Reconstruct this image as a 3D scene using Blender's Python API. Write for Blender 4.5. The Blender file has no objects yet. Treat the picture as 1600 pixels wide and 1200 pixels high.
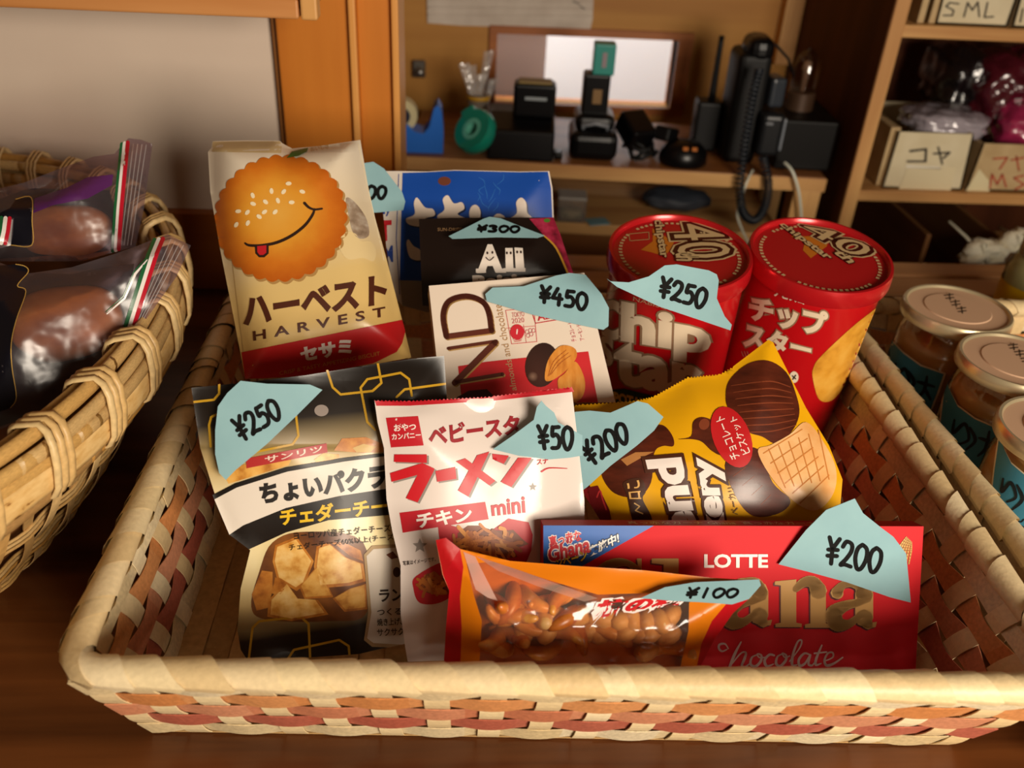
import bpy, bmesh, math, random
import numpy as np
from mathutils import Vector as V, Matrix, noise

random.seed(7)
SC = bpy.context.scene
COL = SC.collection
# ------------------------------------------------------------------ camera, light, exposure
FPX = 1383.0                                   # focal length in pixels of the 1600 px wide frame
CAM = np.array([0.0, 0.0, 0.36])
RX = np.array([0.99749936, -0.05160518, 0.04829012])   # camera right
DN = np.array([0.01275491, -0.54060063, -0.84118266])  # camera down
FW = np.array([0.06951505, 0.83969510, -0.53859056])   # camera forward
cd = bpy.data.cameras.new('camera'); cam = bpy.data.objects.new('camera', cd); COL.objects.link(cam)
cd.sensor_width = 36.0; cd.lens = 36.0 * FPX / 1600.0
cd.clip_start = 0.01
m3 = Matrix((V(RX), V(-DN), V(-FW))).transposed()
cam.matrix_world = Matrix.Translation(V(CAM)) @ m3.to_4x4()
cd.dof.use_dof = True; cd.dof.focus_distance = 0.45; cd.dof.aperture_fstop = 8.5
SC.camera = cam
SC.view_settings.view_transform = 'Standard'; SC.view_settings.look = 'None'
SC.view_settings.gamma = 1.0; SC.view_settings.use_curve_mapping = False
SC.view_settings.exposure = 0.0
SC.cycles.use_denoising = True
SC.cycles.max_bounces = 8; SC.cycles.transparent_max_bounces = 24

w = bpy.data.worlds.new('room_light'); SC.world = w; w.use_nodes = True
w.node_tree.nodes['Background'].inputs[0].default_value = (1.0, 0.66, 0.40, 1)
w.node_tree.nodes['Background'].inputs[1].default_value = 0.09

def area(name, loc, target, sx, sy, power, col):
    l = bpy.data.lights.new(name, 'AREA'); l.shape = 'RECTANGLE'; l.size = sx; l.size_y = sy
    l.energy = power; l.color = col
    o = bpy.data.objects.new(name, l); COL.objects.link(o); o.location = loc
    o.rotation_euler = (V(target) - V(loc)).to_track_quat('-Z', 'Y').to_euler()
    return o
area('window_daylight', (0.50, -0.54, 0.40), (0.0, 0.4, 0.06), 0.44, 0.40, 16.6, (1.0, 0.87, 0.71))
area('next_room_daylight', (0.0, 1.45, 0.62), (0.28, 1.78, 0.1), 0.4, 0.1, 22, (0.95, 0.95, 1.0))

# ------------------------------------------------------------------ helpers: pixels of the photograph to points
def ray(P):
    P = np.atleast_2d(np.asarray(P, float))
    return (P[:, :1] - 800) * RX + (P[:, 1:2] - 600) * DN + FPX * FW
def atz(px, py, z):
    r = ray([(px, py)])[0]; return V(CAM + r * ((z - CAM[2]) / r[2]))
def aty(px, py, y):
    r = ray([(px, py)])[0]; return V(CAM + r * ((y - CAM[1]) / r[1]))
def depth(p): return float((np.array(p) - CAM) @ FW)
def px2m(n, p): return n * depth(p) / FPX

def lin(c):
    if isinstance(c, str): c = [int(c[i:i + 2], 16) / 255 for i in (0, 2, 4)]
    return tuple(x / 12.92 if x <= .04045 else ((x + .055) / 1.055) ** 2.4 for x in c) + (1.0,)

# ------------------------------------------------------------------ materials
MATS = {}
def nodes(name):
    m = bpy.data.materials.new(name); m.use_nodes = True; t = m.node_tree
    b = t.nodes['Principled BSDF']; return m, t, b
def bump(t, b, scale, strength, dist=.001, stretch=None, coord='Object', detail=3):
    tc = t.nodes.new('ShaderNodeTexCoord'); n = t.nodes.new('ShaderNodeTexNoise'); bp = t.nodes.new('ShaderNodeBump')
    n.inputs['Scale'].default_value = scale; n.inputs['Detail'].default_value = detail
    src = tc.outputs[coord]
    if stretch:
        mp = t.nodes.new('ShaderNodeMapping'); mp.inputs['Scale'].default_value = stretch
        t.links.new(src, mp.inputs[0]); src = mp.outputs[0]
    t.links.new(src, n.inputs['Vector']); t.links.new(n.outputs[0], bp.inputs['Height'])
    bp.inputs['Strength'].default_value = strength; bp.inputs['Distance'].default_value = dist
    t.links.new(bp.outputs[0], b.inputs['Normal'])
def pbr(name, col, rough=.5, metal=0, spec=.5, bmp=None, trans=0, coat=0):
    if name in MATS: return MATS[name]
    m, t, b = nodes(name)
    b.inputs['Base Color'].default_value = lin(col); b.inputs['Roughness'].default_value = rough
    b.inputs['Metallic'].default_value = metal; b.inputs['Specular IOR Level'].default_value = spec
    if trans: b.inputs['Transmission Weight'].default_value = trans
    if coat: b.inputs['Coat Weight'].default_value = coat; b.inputs['Coat Roughness'].default_value = .15
    if bmp: bump(t, b, *bmp)
    MATS[name] = m; return m
def ink(col, rough=.38, spec=.35):              # printed colour
    return pbr('ink_' + col + '_%d' % int(rough * 100), col, rough, 0, spec)
def ramp_node(t, stops):
    r = t.nodes.new('ShaderNodeValToRGB'); e = r.color_ramp.elements
    while len(e) < len(stops): e.new(0.5)
    for k, (p, c) in enumerate(stops): e[k].position = p; e[k].color = lin(c)
    return r
def linear_mat(name, p, q, stops, rough=.38):   # a printed colour run between two points of the package face
    m, t, b = nodes(name); tc = t.nodes.new('ShaderNodeTexCoord')
    d = (q[0] - p[0], q[1] - p[1]); L2 = d[0] ** 2 + d[1] ** 2
    s = t.nodes.new('ShaderNodeVectorMath'); s.operation = 'SUBTRACT'; s.inputs[1].default_value = (p[0], p[1], 0)
    dt = t.nodes.new('ShaderNodeVectorMath'); dt.operation = 'DOT_PRODUCT'; dt.inputs[1].default_value = (d[0] / L2, d[1] / L2, 0)
    t.links.new(tc.outputs['UV'], s.inputs[0]); t.links.new(s.outputs[0], dt.inputs[0])
    r = ramp_node(t, stops); t.links.new(dt.outputs['Value'], r.inputs[0]); t.links.new(r.outputs[0], b.inputs['Base Color'])
    b.inputs['Roughness'].default_value = rough; return m
def radial_mat(name, c, rad, stops, rough=.38, nz=.12, nscale=140):
    m, t, b = nodes(name); tc = t.nodes.new('ShaderNodeTexCoord')
    d = t.nodes.new('ShaderNodeVectorMath'); d.operation = 'DISTANCE'; d.inputs[1].default_value = (c[0], c[1], 0)
    n = t.nodes.new('ShaderNodeTexNoise'); n.inputs['Scale'].default_value = nscale; n.inputs['Detail'].default_value = 4
    a = t.nodes.new('ShaderNodeMath'); a.operation = 'MULTIPLY'; a.inputs[1].default_value = 1 / rad
    s = t.nodes.new('ShaderNodeMath'); s.operation = 'MULTIPLY_ADD'; s.inputs[1].default_value = nz * 2
    t.links.new(tc.outputs['UV'], d.inputs[0]); t.links.new(tc.outputs['UV'], n.inputs['Vector'])
    t.links.new(d.outputs['Value'], a.inputs[0]); t.links.new(n.outputs[0], s.inputs[0]); t.links.new(a.outputs[0], s.inputs[2])
    r = ramp_node(t, stops); t.links.new(s.outputs[0], r.inputs[0]); t.links.new(r.outputs[0], b.inputs['Base Color'])
    b.inputs['Roughness'].default_value = rough; return m
def blotch_mat(name, stops, scale, rough=.4, coord='UV', stretch=(1, 1, 1), detail=4, bmp=0, lo=.3, hi=.7, spec=.5):
    if name in MATS: return MATS[name]
    m, t, b = nodes(name); tc = t.nodes.new('ShaderNodeTexCoord')
    mp = t.nodes.new('ShaderNodeMapping'); mp.inputs['Scale'].default_value = stretch
    n = t.nodes.new('ShaderNodeTexNoise'); n.inputs['Scale'].default_value = scale; n.inputs['Detail'].default_value = detail
    mr = t.nodes.new('ShaderNodeMapRange'); mr.inputs[1].default_value = lo; mr.inputs[2].default_value = hi
    t.links.new(tc.outputs[coord], mp.inputs[0]); t.links.new(mp.outputs[0], n.inputs['Vector'])
    r = ramp_node(t, stops); t.links.new(n.outputs[0], mr.inputs[0]); t.links.new(mr.outputs[0], r.inputs[0])
    t.links.new(r.outputs[0], b.inputs['Base Color']); b.inputs['Roughness'].default_value = rough
    b.inputs['Specular IOR Level'].default_value = spec
    if bmp:
        bp = t.nodes.new('ShaderNodeBump'); bp.inputs['Strength'].default_value = bmp; bp.inputs['Distance'].default_value = .001
        t.links.new(n.outputs[0], bp.inputs['Height']); t.links.new(bp.outputs[0], b.inputs['Normal'])
    MATS[name] = m; return m
def wood(name, dark, light, axis='x', scale=30, rough=.45, spec=.35):
    st = {'x': (.06, 1, 1), 'y': (1, .06, 1), 'z': (1, 1, .06)}[axis]
    return blotch_mat(name, [(0, dark), (.45, light), (.7, dark), (1, light)], scale, rough, 'Object', st, 5, .12, .25, .75, spec)
def straw(name, cols, rough=.5, scale=400, stretch=(1, 1, 1), spec=.35, lo=.55, mixf=.55):   # each strip takes its own tone
    if name in MATS: return MATS[name]
    m, t, b = nodes(name); g = t.nodes.new('ShaderNodeNewGeometry')
    r = ramp_node(t, [(k / max(1, len(cols) - 1), c) for k, c in enumerate(cols)])
    t.links.new(g.outputs['Random Per Island'], r.inputs[0])
    tc = t.nodes.new('ShaderNodeTexCoord'); mp = t.nodes.new('ShaderNodeMapping'); mp.inputs['Scale'].default_value = stretch
    n = t.nodes.new('ShaderNodeTexNoise'); n.inputs['Scale'].default_value = scale; n.inputs['Detail'].default_value = 3
    t.links.new(tc.outputs['Object'], mp.inputs[0]); t.links.new(mp.outputs[0], n.inputs['Vector'])
    mr = t.nodes.new('ShaderNodeMapRange'); mr.inputs[1].default_value = .3; mr.inputs[2].default_value = .7; mr.inputs[3].default_value = lo; mr.inputs[4].default_value = 1
    mx = t.nodes.new('ShaderNodeMixRGB'); mx.blend_type = 'MULTIPLY'; mx.inputs[0].default_value = mixf
    t.links.new(n.outputs[0], mr.inputs[0]); t.links.new(mr.outputs[0], mx.inputs[2]); t.links.new(r.outputs[0], mx.inputs[1])
    t.links.new(mx.outputs[0], b.inputs['Base Color']); b.inputs['Roughness'].default_value = rough
    b.inputs['Specular IOR Level'].default_value = spec
    bp = t.nodes.new('ShaderNodeBump'); bp.inputs['Strength'].default_value = .25; bp.inputs['Distance'].default_value = .0006
    t.links.new(n.outputs[0], bp.inputs['Height']); t.links.new(bp.outputs[0], b.inputs['Normal'])
    MATS[name] = m; return m
def film(name, tint='ffffff', gloss=.12, rough=.08, scale=60, strength=.6, haze=0.0):   # clear crinkled plastic film
    if name in MATS: return MATS[name]
    m = bpy.data.materials.new(name); m.use_nodes = True; t = m.node_tree; t.nodes.clear()
    o = t.nodes.new('ShaderNodeOutputMaterial'); mx = t.nodes.new('ShaderNodeMixShader')
    tr = t.nodes.new('ShaderNodeBsdfTransparent'); tr.inputs[0].default_value = lin(tint)
    gl = t.nodes.new('ShaderNodeBsdfGlossy'); gl.inputs['Roughness'].default_value = rough
    lw = t.nodes.new('ShaderNodeLayerWeight'); lw.inputs[0].default_value = .25
    ad = t.nodes.new('ShaderNodeMath'); ad.operation = 'MULTIPLY_ADD'; ad.inputs[1].default_value = .6; ad.inputs[2].default_value = gloss
    tc = t.nodes.new('ShaderNodeTexCoord'); n = t.nodes.new('ShaderNodeTexNoise'); n.inputs['Scale'].default_value = scale; n.inputs['Detail'].default_value = 2
    bp = t.nodes.new('ShaderNodeBump'); bp.inputs['Strength'].default_value = strength; bp.inputs['Distance'].default_value = .004
    t.links.new(tc.outputs['Object'], n.inputs['Vector']); t.links.new(n.outputs[0], bp.inputs['Height'])
    t.links.new(bp.outputs[0], gl.inputs['Normal']); t.links.new(bp.outputs[0], lw.inputs['Normal'])
    t.links.new(lw.outputs['Fresnel'], ad.inputs[0]); t.links.new(ad.outputs[0], mx.inputs[0])
    t.links.new(tr.outputs[0], mx.inputs[1]); t.links.new(gl.outputs[0], mx.inputs[2])
    last = mx
    if haze:
        m2 = t.nodes.new('ShaderNodeMixShader'); df = t.nodes.new('ShaderNodeBsdfDiffuse'); df.inputs[0].default_value = lin(tint)
        m2.inputs[0].default_value = haze; t.links.new(mx.outputs[0], m2.inputs[1]); t.links.new(df.outputs[0], m2.inputs[2]); last = m2
    t.links.new(last.outputs[0], o.inputs[0]); MATS[name] = m; return m

# ------------------------------------------------------------------ scene objects
def tag(o, label=None, cat=None, group=None, kind=None):
    if label: o['label'] = label
    if cat: o['category'] = cat
    if group: o['group'] = group
    if kind: o['kind'] = kind
    return o
def thing(name, loc, label, cat, group=None):
    o = bpy.data.objects.new(name, None); COL.objects.link(o); o.location = V(loc); o.empty_display_size = .02
    return tag(o, label, cat, group)
def link_mesh(name, verts, faces, mats, midx=None, parent=None, smooth=True, uvs=None, loc=None):
    verts = np.asarray(verts, float)
    if parent is None:
        if loc is None:
            lo, hi = verts.min(0), verts.max(0); loc = np.array([(lo[0] + hi[0]) / 2, (lo[1] + hi[1]) / 2, lo[2]])
        base = np.array(loc)
    else:
        q = parent; base = np.zeros(3)
        while q: base = base + np.array(q.location); q = q.parent
    me = bpy.data.meshes.new(name)
    me.from_pydata([tuple(v) for v in (verts - base)], [], faces)
    for m in (mats if isinstance(mats, (list, tuple)) else [mats]): me.materials.append(m)
    if midx is not None: me.polygons.foreach_set('material_index', midx)
    me.polygons.foreach_set('use_smooth', [bool(smooth)] * len(me.polygons))
    if uvs is not None:
        l = me.uv_layers.new(name='UVMap'); vi = np.zeros(len(me.loops), int); me.loops.foreach_get('vertex_index', vi)
        l.data.foreach_set('uv', np.asarray(uvs, float)[vi].ravel())
    me.update()
    o = bpy.data.objects.new(name, me); COL.objects.link(o)
    if parent is not None: o.parent = parent
    else: o.location = V(base)
    return o
def copy_tree(o, parent=None):
    c = o.copy(); COL.objects.link(c)
    if parent is not None: c.parent = parent
    for ch in list(o.children): copy_tree(ch, c)
    return c

class MB:                                        # collects shapes into one mesh
    def __init__(s): s.v, s.f, s.m = [], [], []
    def add(s, vs, fs, mi=0):
        b = len(s.v); s.v += [tuple(v) for v in vs]; s.f += [tuple(i + b for i in f) for f in fs]; s.m += [mi] * len(fs); return s
    def bm(s, bm, mi=0):
        bm.verts.ensure_lookup_table(); bm.verts.index_update()
        s.add([v.co[:] for v in bm.verts], [[v.index for v in f.verts] for f in bm.faces], mi); bm.free(); return s
    def box(s, lo, hi, bev=0.0, mat=None, mi=0, seg=2):
        bm = bmesh.new(); bmesh.ops.create_cube(bm, size=1)
        lo, hi = V(lo), V(hi)
        for v in bm.verts: v.co = V(((v.co[k] + .5) * (hi[k] - lo[k]) + lo[k]) for k in range(3))
        if bev: bmesh.ops.bevel(bm, geom=bm.edges[:], offset=bev, segments=seg, affect='EDGES', profile=.5)
        if mat: bmesh.ops.transform(bm, matrix=mat, verts=bm.verts)
        return s.bm(bm, mi)
    def tube(s, pts, r, n=10, mi=0, closed=False, rz=None, caps=True):
        pts = [V(p) for p in pts]; N = len(pts); vs, fs = [], []; up = None
        for i, p in enumerate(pts):
            a = pts[(i - 1) % N] if closed or i else p; b = pts[(i + 1) % N] if closed or i < N - 1 else p
            t = (b - a).normalized()
            if up is None: up = t.orthogonal().normalized() if rz is None else V(rz)
            up = (up - t * up.dot(t)).normalized(); sd = t.cross(up)
            rr = r[i] if isinstance(r, (list, tuple)) else r
            ra, rb = rr if isinstance(rr, (list, tuple)) else (rr, rr)
            for k in range(n):
                q = 2 * math.pi * k / n; vs.append(p + sd * (math.cos(q) * ra) + up * (math.sin(q) * rb))
        for i in range(N if closed else N - 1):
            j = (i + 1) % N
            for k in range(n): fs.append((i * n + k, i * n + (k + 1) % n, j * n + (k + 1) % n, j * n + k))
        if caps and not closed: fs += [tuple(range(n))[::-1], tuple((N - 1) * n + k for k in range(n))]
        return s.add(vs, fs, mi)
    def lathe(s, prof, M=None, n=48, mi=0, mis=None, close=False):
        M = M or Matrix(); vs, fs, b = [], [], len(s.v)
        for r, z in prof:
            for k in range(n):
                a = 2 * math.pi * k / n; vs.append(M @ V((max(r, 1e-5) * math.cos(a), max(r, 1e-5) * math.sin(a), z)))
        P = len(prof); mm = []
        for i in range(P if close else P - 1):
            j = (i + 1) % P
            for k in range(n): fs.append((i * n + k, i * n + (k + 1) % n, j * n + (k + 1) % n, j * n + k)); mm.append(mis[i] if mis else mi)
        s.v += [tuple(v) for v in vs]; s.f += [tuple(q + b for q in f) for f in fs]; s.m += mm; return s
    def blob(s, M, sub=3, amp=.15, freq=2.0, seed=0, mi=0, p=2.0):   # a lump; p > 2 squares it off
        bm = bmesh.new(); bmesh.ops.create_icosphere(bm, subdivisions=sub, radius=1)
        for v in bm.verts:
            c = v.co.normalized()
            if p != 2: c = c / (sum(abs(q) ** p for q in c) ** (1 / p))
            k = 1 + amp * noise.noise(c * freq + V((seed * 7.3, seed, 1.7)))
            v.co = M @ (c * k)
        return s.bm(bm, mi)
    def prism(s, poly, off, mi=0):               # polygon of 3-D points pushed along a vector
        n = len(poly); off = V(off); a = [V(p) for p in poly]
        return s.add(a + [p + off for p in a], [tuple(range(n)), tuple(range(2 * n - 1, n - 1, -1))] + [(i, i + n, (i + 1) % n + n, (i + 1) % n) for i in range(n)], mi)
    def build(s, name, mats, parent=None, smooth=False, loc=None, autosmooth=None):
        o = link_mesh(name, s.v, s.f, mats, s.m, parent, smooth, None, loc)
        bm = bmesh.new(); bm.from_mesh(o.data); bmesh.ops.recalc_face_normals(bm, faces=bm.faces); bm.to_mesh(o.data); bm.free()
        if autosmooth: o.data.set_sharp_from_angle(angle=math.radians(autosmooth))
        return o

def frame(loc, x=None, z=None, rot=0):           # matrix with origin, z axis and a turn about it
    z = V(z or (0, 0, 1)).normalized(); q = V((0, 0, 1)).rotation_difference(z)
    return Matrix.Translation(V(loc)) @ q.to_matrix().to_4x4() @ Matrix.Rotation(rot, 4, 'Z')

# ------------------------------------------------------------------ printed packages
def catmull(p, n=6, closed=False):
    p = [V((q[0], q[1])) for q in p]; N = len(p); out = []
    for i in range(N if closed else N - 1):
        a, b, c, d = (p[(i - 1) % N] if closed or i else p[0]), p[i], p[(i + 1) % N], (p[(i + 2) % N] if closed or i + 2 < N else p[-1])
        for k in range(n):
            t = k / n; out.append(tuple(.5 * (2 * b + (c - a) * t + (2 * a - 5 * b + 4 * c - d) * t * t + (3 * b - a - 3 * c + d) * t ** 3)))
    if not closed: out.append(tuple(p[-1]))
    return out
def T(ox, oy, s):
    return lambda *pts: [(ox + x / s, oy + y / s) for x, y in pts]

class Flat:
    curved = False
    def __init__(s, P0, lean=0, yaw=0, roll=0):
        th, ps = math.radians(lean), math.radians(yaw)
        s.P0 = np.array(P0); s.n = np.array([math.sin(ps) * math.cos(th), -math.cos(ps) * math.cos(th), math.sin(th)])
        s.U = np.array([math.cos(ps), math.sin(ps), 0.0]); s.W = np.cross(s.n, s.U)
        s.lift = 0.0
    def local(s, X): d = X - s.P0; return np.stack([d @ s.U, d @ s.W], 1)
    def at_plane(s, px, h=0.0):
        r = ray(px); h = np.broadcast_to(h, (len(r),)) + s.lift
        t = ((s.P0 - CAM) @ s.n + h) / (r @ s.n); return CAM + r * t[:, None]
    def bulge(s, ab): return np.zeros(len(ab))
    def hit(s, px): return s.at_plane(px), s.n
    def uv(s, x, y): return s.local(s.hit([(x, y)])[0])[0]
class Pillow(Flat):
    curved = True
    def __init__(s, P0, lean, yaw, outline, thick=.012, soft=.018, wr=.0012, freq=45, seed=0, bend=0.0):
        Flat.__init__(s, P0, lean, yaw); s.o = s.local(s.at_plane(outline)); s.T, s.soft, s.wr, s.fr, s.seed, s.bend = thick, soft, wr, freq, seed, bend
        s.mid = s.o.mean(0)
    def dist(s, ab):
        A = s.o; B = np.roll(A, -1, 0); d = np.full(len(ab), 1e9); ins = np.zeros(len(ab), bool)
        for a, b in zip(A, B):
            e = b - a; t = np.clip(((ab - a) @ e) / max(e @ e, 1e-12), 0, 1); d = np.minimum(d, np.linalg.norm(ab - a - t[:, None] * e, axis=1))
            c = (a[1] > ab[:, 1]) != (b[1] > ab[:, 1])
            with np.errstate(divide='ignore', invalid='ignore'): ins ^= c & (ab[:, 0] < (b[0] - a[0]) * (ab[:, 1] - a[1]) / (b[1] - a[1]) + a[0])
        return np.where(ins, d, 0)
    def bulge(s, ab):
        d = s.dist(ab); k = 1 - np.exp(-(d / s.soft) ** 1.3)
        w = np.array([noise.noise(V((a * s.fr, b * s.fr * .7, s.seed))) for a, b in ab]) if s.wr else 0
        return s.T * k + s.wr * w * np.minimum(1, d / .006)
    def base(s, ab): return s.bend * (ab[:, 0] - s.mid[0]) ** 2
    def hit(s, px):
        X = s.at_plane(px)
        for _ in range(5): ab = s.local(X); X = s.at_plane(px, s.bulge(ab) + s.base(ab))
        return X, s.n
class Bent(Flat):                                 # a sheet of paper bent about a vertical line
    curved = True
    def __init__(s, P0, lean, yaw, bend=0.0, turn=0.0, lift=0.0):
        Flat.__init__(s, P0, lean, yaw); s.bend = bend; s.turn = math.radians(turn); s.lift = lift
    def bulge(s, ab): q = ab[:, 0] * math.cos(s.turn) + ab[:, 1] * math.sin(s.turn); return s.bend * q ** 2
    def hit(s, px):
        X = s.at_plane(px)
        for _ in range(4): X = s.at_plane(px, s.bulge(s.local(X)))
        return X, s.n
class Drum:                                       # the side of a round can
    curved = True
    def __init__(s, B, A, R):
        s.B, s.A, s.R = np.array(B), np.array(A) / np.linalg.norm(A), R
        s.e = np.cross(s.A, [0, 1, 0]); s.e /= np.linalg.norm(s.e); s.g = np.cross(s.A, s.e); s.n = None
    def hit(s, px):
        r = ray(px); o = CAM - s.B; rp = r - np.outer(r @ s.A, s.A); op = o - (o @ s.A) * s.A
        a = (rp * rp).sum(1); b = rp @ op; c = op @ op - s.R ** 2; D = np.maximum(b * b - a * c, 0); t = (-b - np.sqrt(D)) / a
        X = CAM + r * t[:, None]; q = X - s.B; h = q @ s.A; q = q - np.outer(h, s.A); n = q / np.linalg.norm(q, axis=1)[:, None]
        return s.B + np.outer(h, s.A) + n * s.R, n
    def local(s, X): q = X - s.B; return np.stack([np.arctan2(q @ s.g, q @ s.e) * s.R, q @ s.A], 1)
    def uv(s, x, y): return s.local(s.hit([(x, y)])[0])[0]

def fill2d(polys):
    c = bpy.data.curves.new('f', 'CURVE'); c.dimensions = '2D'; c.fill_mode = 'BOTH'
    for p in polys:
        sp = c.splines.new('POLY'); sp.points.add(len(p) - 1)
        for k, q in enumerate(p): sp.points[k].co = (q[0], q[1], 0, 1)
        sp.use_cyclic_u = True
    o = bpy.data.objects.new('f', c); m = o.to_mesh(); bm = bmesh.new(); bm.from_mesh(m)
    o.to_mesh_clear(); bpy.data.objects.remove(o); bpy.data.curves.remove(c); return bm
def text2d(s, bold=0.0, shear=0.0, space=1.0):
    c = bpy.data.curves.new('t', 'FONT'); c.body = s; c.offset = bold; c.resolution_u = 3; c.shear = shear; c.space_character = space
    o = bpy.data.objects.new('t', c); m = o.to_mesh(); bm = bmesh.new(); bm.from_mesh(m)
    o.to_mesh_clear(); bpy.data.objects.remove(o); bpy.data.curves.remove(c); return bm
def bilin(q, a, b):                               # q = top left, top right, bottom right, bottom left; b up
    tl, tr, br, bl = [np.array(k, float) for k in q]
    a, b = np.asarray(a)[:, None], np.asarray(b)[:, None]
    return (1 - a) * (1 - b) * bl + a * (1 - b) * br + a * b * tr + (1 - a) * b * tl

def hull(p):
    p = sorted(set((float(x), float(y)) for x, y in p)); out = []
    for seq in (p, p[::-1]):
        h = []
        for q in seq:
            while len(h) > 1 and (h[-1][0] - h[-2][0]) * (q[1] - h[-2][1]) - (h[-1][1] - h[-2][1]) * (q[0] - h[-2][0]) <= 0: h.pop()
            h.append(q)
        out += h[:-1]
    return out
EPS = 0.00012
class Pack:
    def __init__(s, surf, grid=7.0, clip=None):
        s.S, s.g, s.clip = surf, grid, hull(clip) if clip else None; s.v, s.f, s.mi, s.uv, s.mats = [], [], [], [], []
    def mat(s, m):
        if isinstance(m, str): m = ink(m)
        if m not in s.mats: s.mats.append(m)
        return s.mats.index(m)
    def cut(s, bm, cl=True):
        if cl and s.clip:
            c = s.clip; n = len(c); ar = sum(c[i][0] * c[(i + 1) % n][1] - c[(i + 1) % n][0] * c[i][1] for i in range(n))
            for i in range(n):
                a, b = c[i], c[(i + 1) % n]; no = V((b[1] - a[1], a[0] - b[0], 0)) * (1 if ar > 0 else -1)
                bmesh.ops.bisect_plane(bm, geom=bm.verts[:] + bm.edges[:] + bm.faces[:], plane_co=V((a[0], a[1], 0)), plane_no=no, clear_outer=True)
        if s.S.curved and bm.verts:
            for ax in (0, 1):
                lo = min(v.co[ax] for v in bm.verts); hi = max(v.co[ax] for v in bm.verts); k = math.floor(lo / s.g) + 1
                while k * s.g < hi:
                    co, no = [0, 0, 0], [0, 0, 0]; co[ax] = k * s.g; no[ax] = 1
                    bmesh.ops.bisect_plane(bm, geom=bm.verts[:] + bm.edges[:] + bm.faces[:], plane_co=co, plane_no=no); k += 1
        return bm
    def put(s, bm, mat, layer, back=None, cl=True):
        s.cut(bm, cl)
        if not bm.faces: bm.free(); return s
        bm.verts.index_update(); bm.verts.ensure_lookup_table()
        P = np.array([(v.co.x, v.co.y) for v in bm.verts])
        if back is None: X, n = s.S.hit(P); X = X + n * (layer * EPS)
        else:
            X = s.S.at_plane(P); ab = s.S.local(X); X = X + s.S.n * ((s.S.base(ab) if hasattr(s.S, 'base') else 0) - back * s.S.bulge(ab) - 1e-5)[:, None]
        b, k = len(s.v), s.mat(mat); s.v += [tuple(x) for x in X]; s.uv += [tuple(q) for q in s.S.local(X)]
        for f in bm.faces:
            ids = [v.index for v in f.verts]; p = P[ids]
            ar = sum(p[i - 1][0] * p[i][1] - p[i][0] * p[i - 1][1] for i in range(len(ids)))
            if (ar > 0) == (back is None): ids = ids[::-1]
            s.f.append([i + b for i in ids]); s.mi.append(k)
        bm.free(); return s
    def poly(s, pts, mat, layer=1, holes=(), sm=False):
        if sm: pts = catmull(pts, 5, True)
        return s.put(fill2d([pts] + list(holes)), mat, layer)
    def ell(s, cx, cy, rx, ry, mat, layer=1, rot=0, n=28, hole=0):
        c, q = math.cos(math.radians(rot)), math.sin(math.radians(rot))
        def e(k): return [(cx + rx * k * math.cos(t) * c - ry * k * math.sin(t) * q, cy + rx * k * math.cos(t) * q + ry * k * math.sin(t) * c) for t in [2 * math.pi * i / n for i in range(n)]]
        return s.poly(e(1), mat, layer, [e(hole)] if hole else ())
    def text(s, st, quad, mat, layer=3, bold=.01, shear=0.0, space=1.0, out=None, ref=None):
        if out: s.text(st, quad, out[0], layer - 1, bold + out[1], shear, space, None, bold)
        bm = text2d(st, bold, shear, space); co = np.array([(v.co.x, v.co.y) for v in bm.verts])
        if ref is not None:
            b0 = text2d(st, ref, shear, space); c0 = np.array([(v.co.x, v.co.y) for v in b0.verts]); b0.free()
        else: c0 = co
        lo, hi = c0.min(0), c0.max(0); ab = (co - lo) / (hi - lo); P = bilin(quad, ab[:, 0], ab[:, 1])
        for v, p in zip(bm.verts, P): v.co = V((p[0], p[1], 0))
        return s.put(bm, mat, layer)
    def stroke(s, pts, wd, mat, layer=2, sm=False, closed=False):
        if sm: pts = catmull(pts, 5, closed)
        pts = [V((p[0], p[1])) for p in pts]
        if closed: pts.append(pts[0])
        N = len(pts); ws = wd if isinstance(wd, (list, tuple)) else [wd]
        W = [ws[0] + 0 * i if len(ws) == 1 else ws[min(len(ws) - 1, int(i * (len(ws) - 1) / max(1, N - 1)))] * (1 - (i * (len(ws) - 1) / max(1, N - 1)) % 1) + ws[min(len(ws) - 1, int(i * (len(ws) - 1) / max(1, N - 1)) + 1)] * ((i * (len(ws) - 1) / max(1, N - 1)) % 1) for i in range(N)]
        bm = bmesh.new()
        for i in range(N - 1):
            a, b = pts[i], pts[i + 1]; d = b - a
            if d.length < 1e-6: continue
            n = V((-d.y, d.x)).normalized()
            bm.faces.new([bm.verts.new((q.x, q.y, 0)) for q in (a + n * W[i] / 2, b + n * W[i + 1] / 2, b - n * W[i + 1] / 2, a - n * W[i] / 2)])
        for i, p in enumerate(pts):
            bm.faces.new([bm.verts.new((p.x + W[i] / 2 * math.cos(t), p.y + W[i] / 2 * math.sin(t), 0)) for t in [k * math.pi / 4 for k in range(8)]])
        return s.put(bm, mat, layer)
    def pillow(s, outline, mat, backmat=None, back=.8):
        s.put(fill2d([outline]), mat, 0, None, False); return s.put(fill2d([outline]), backmat or mat, 0, back, False)
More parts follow.
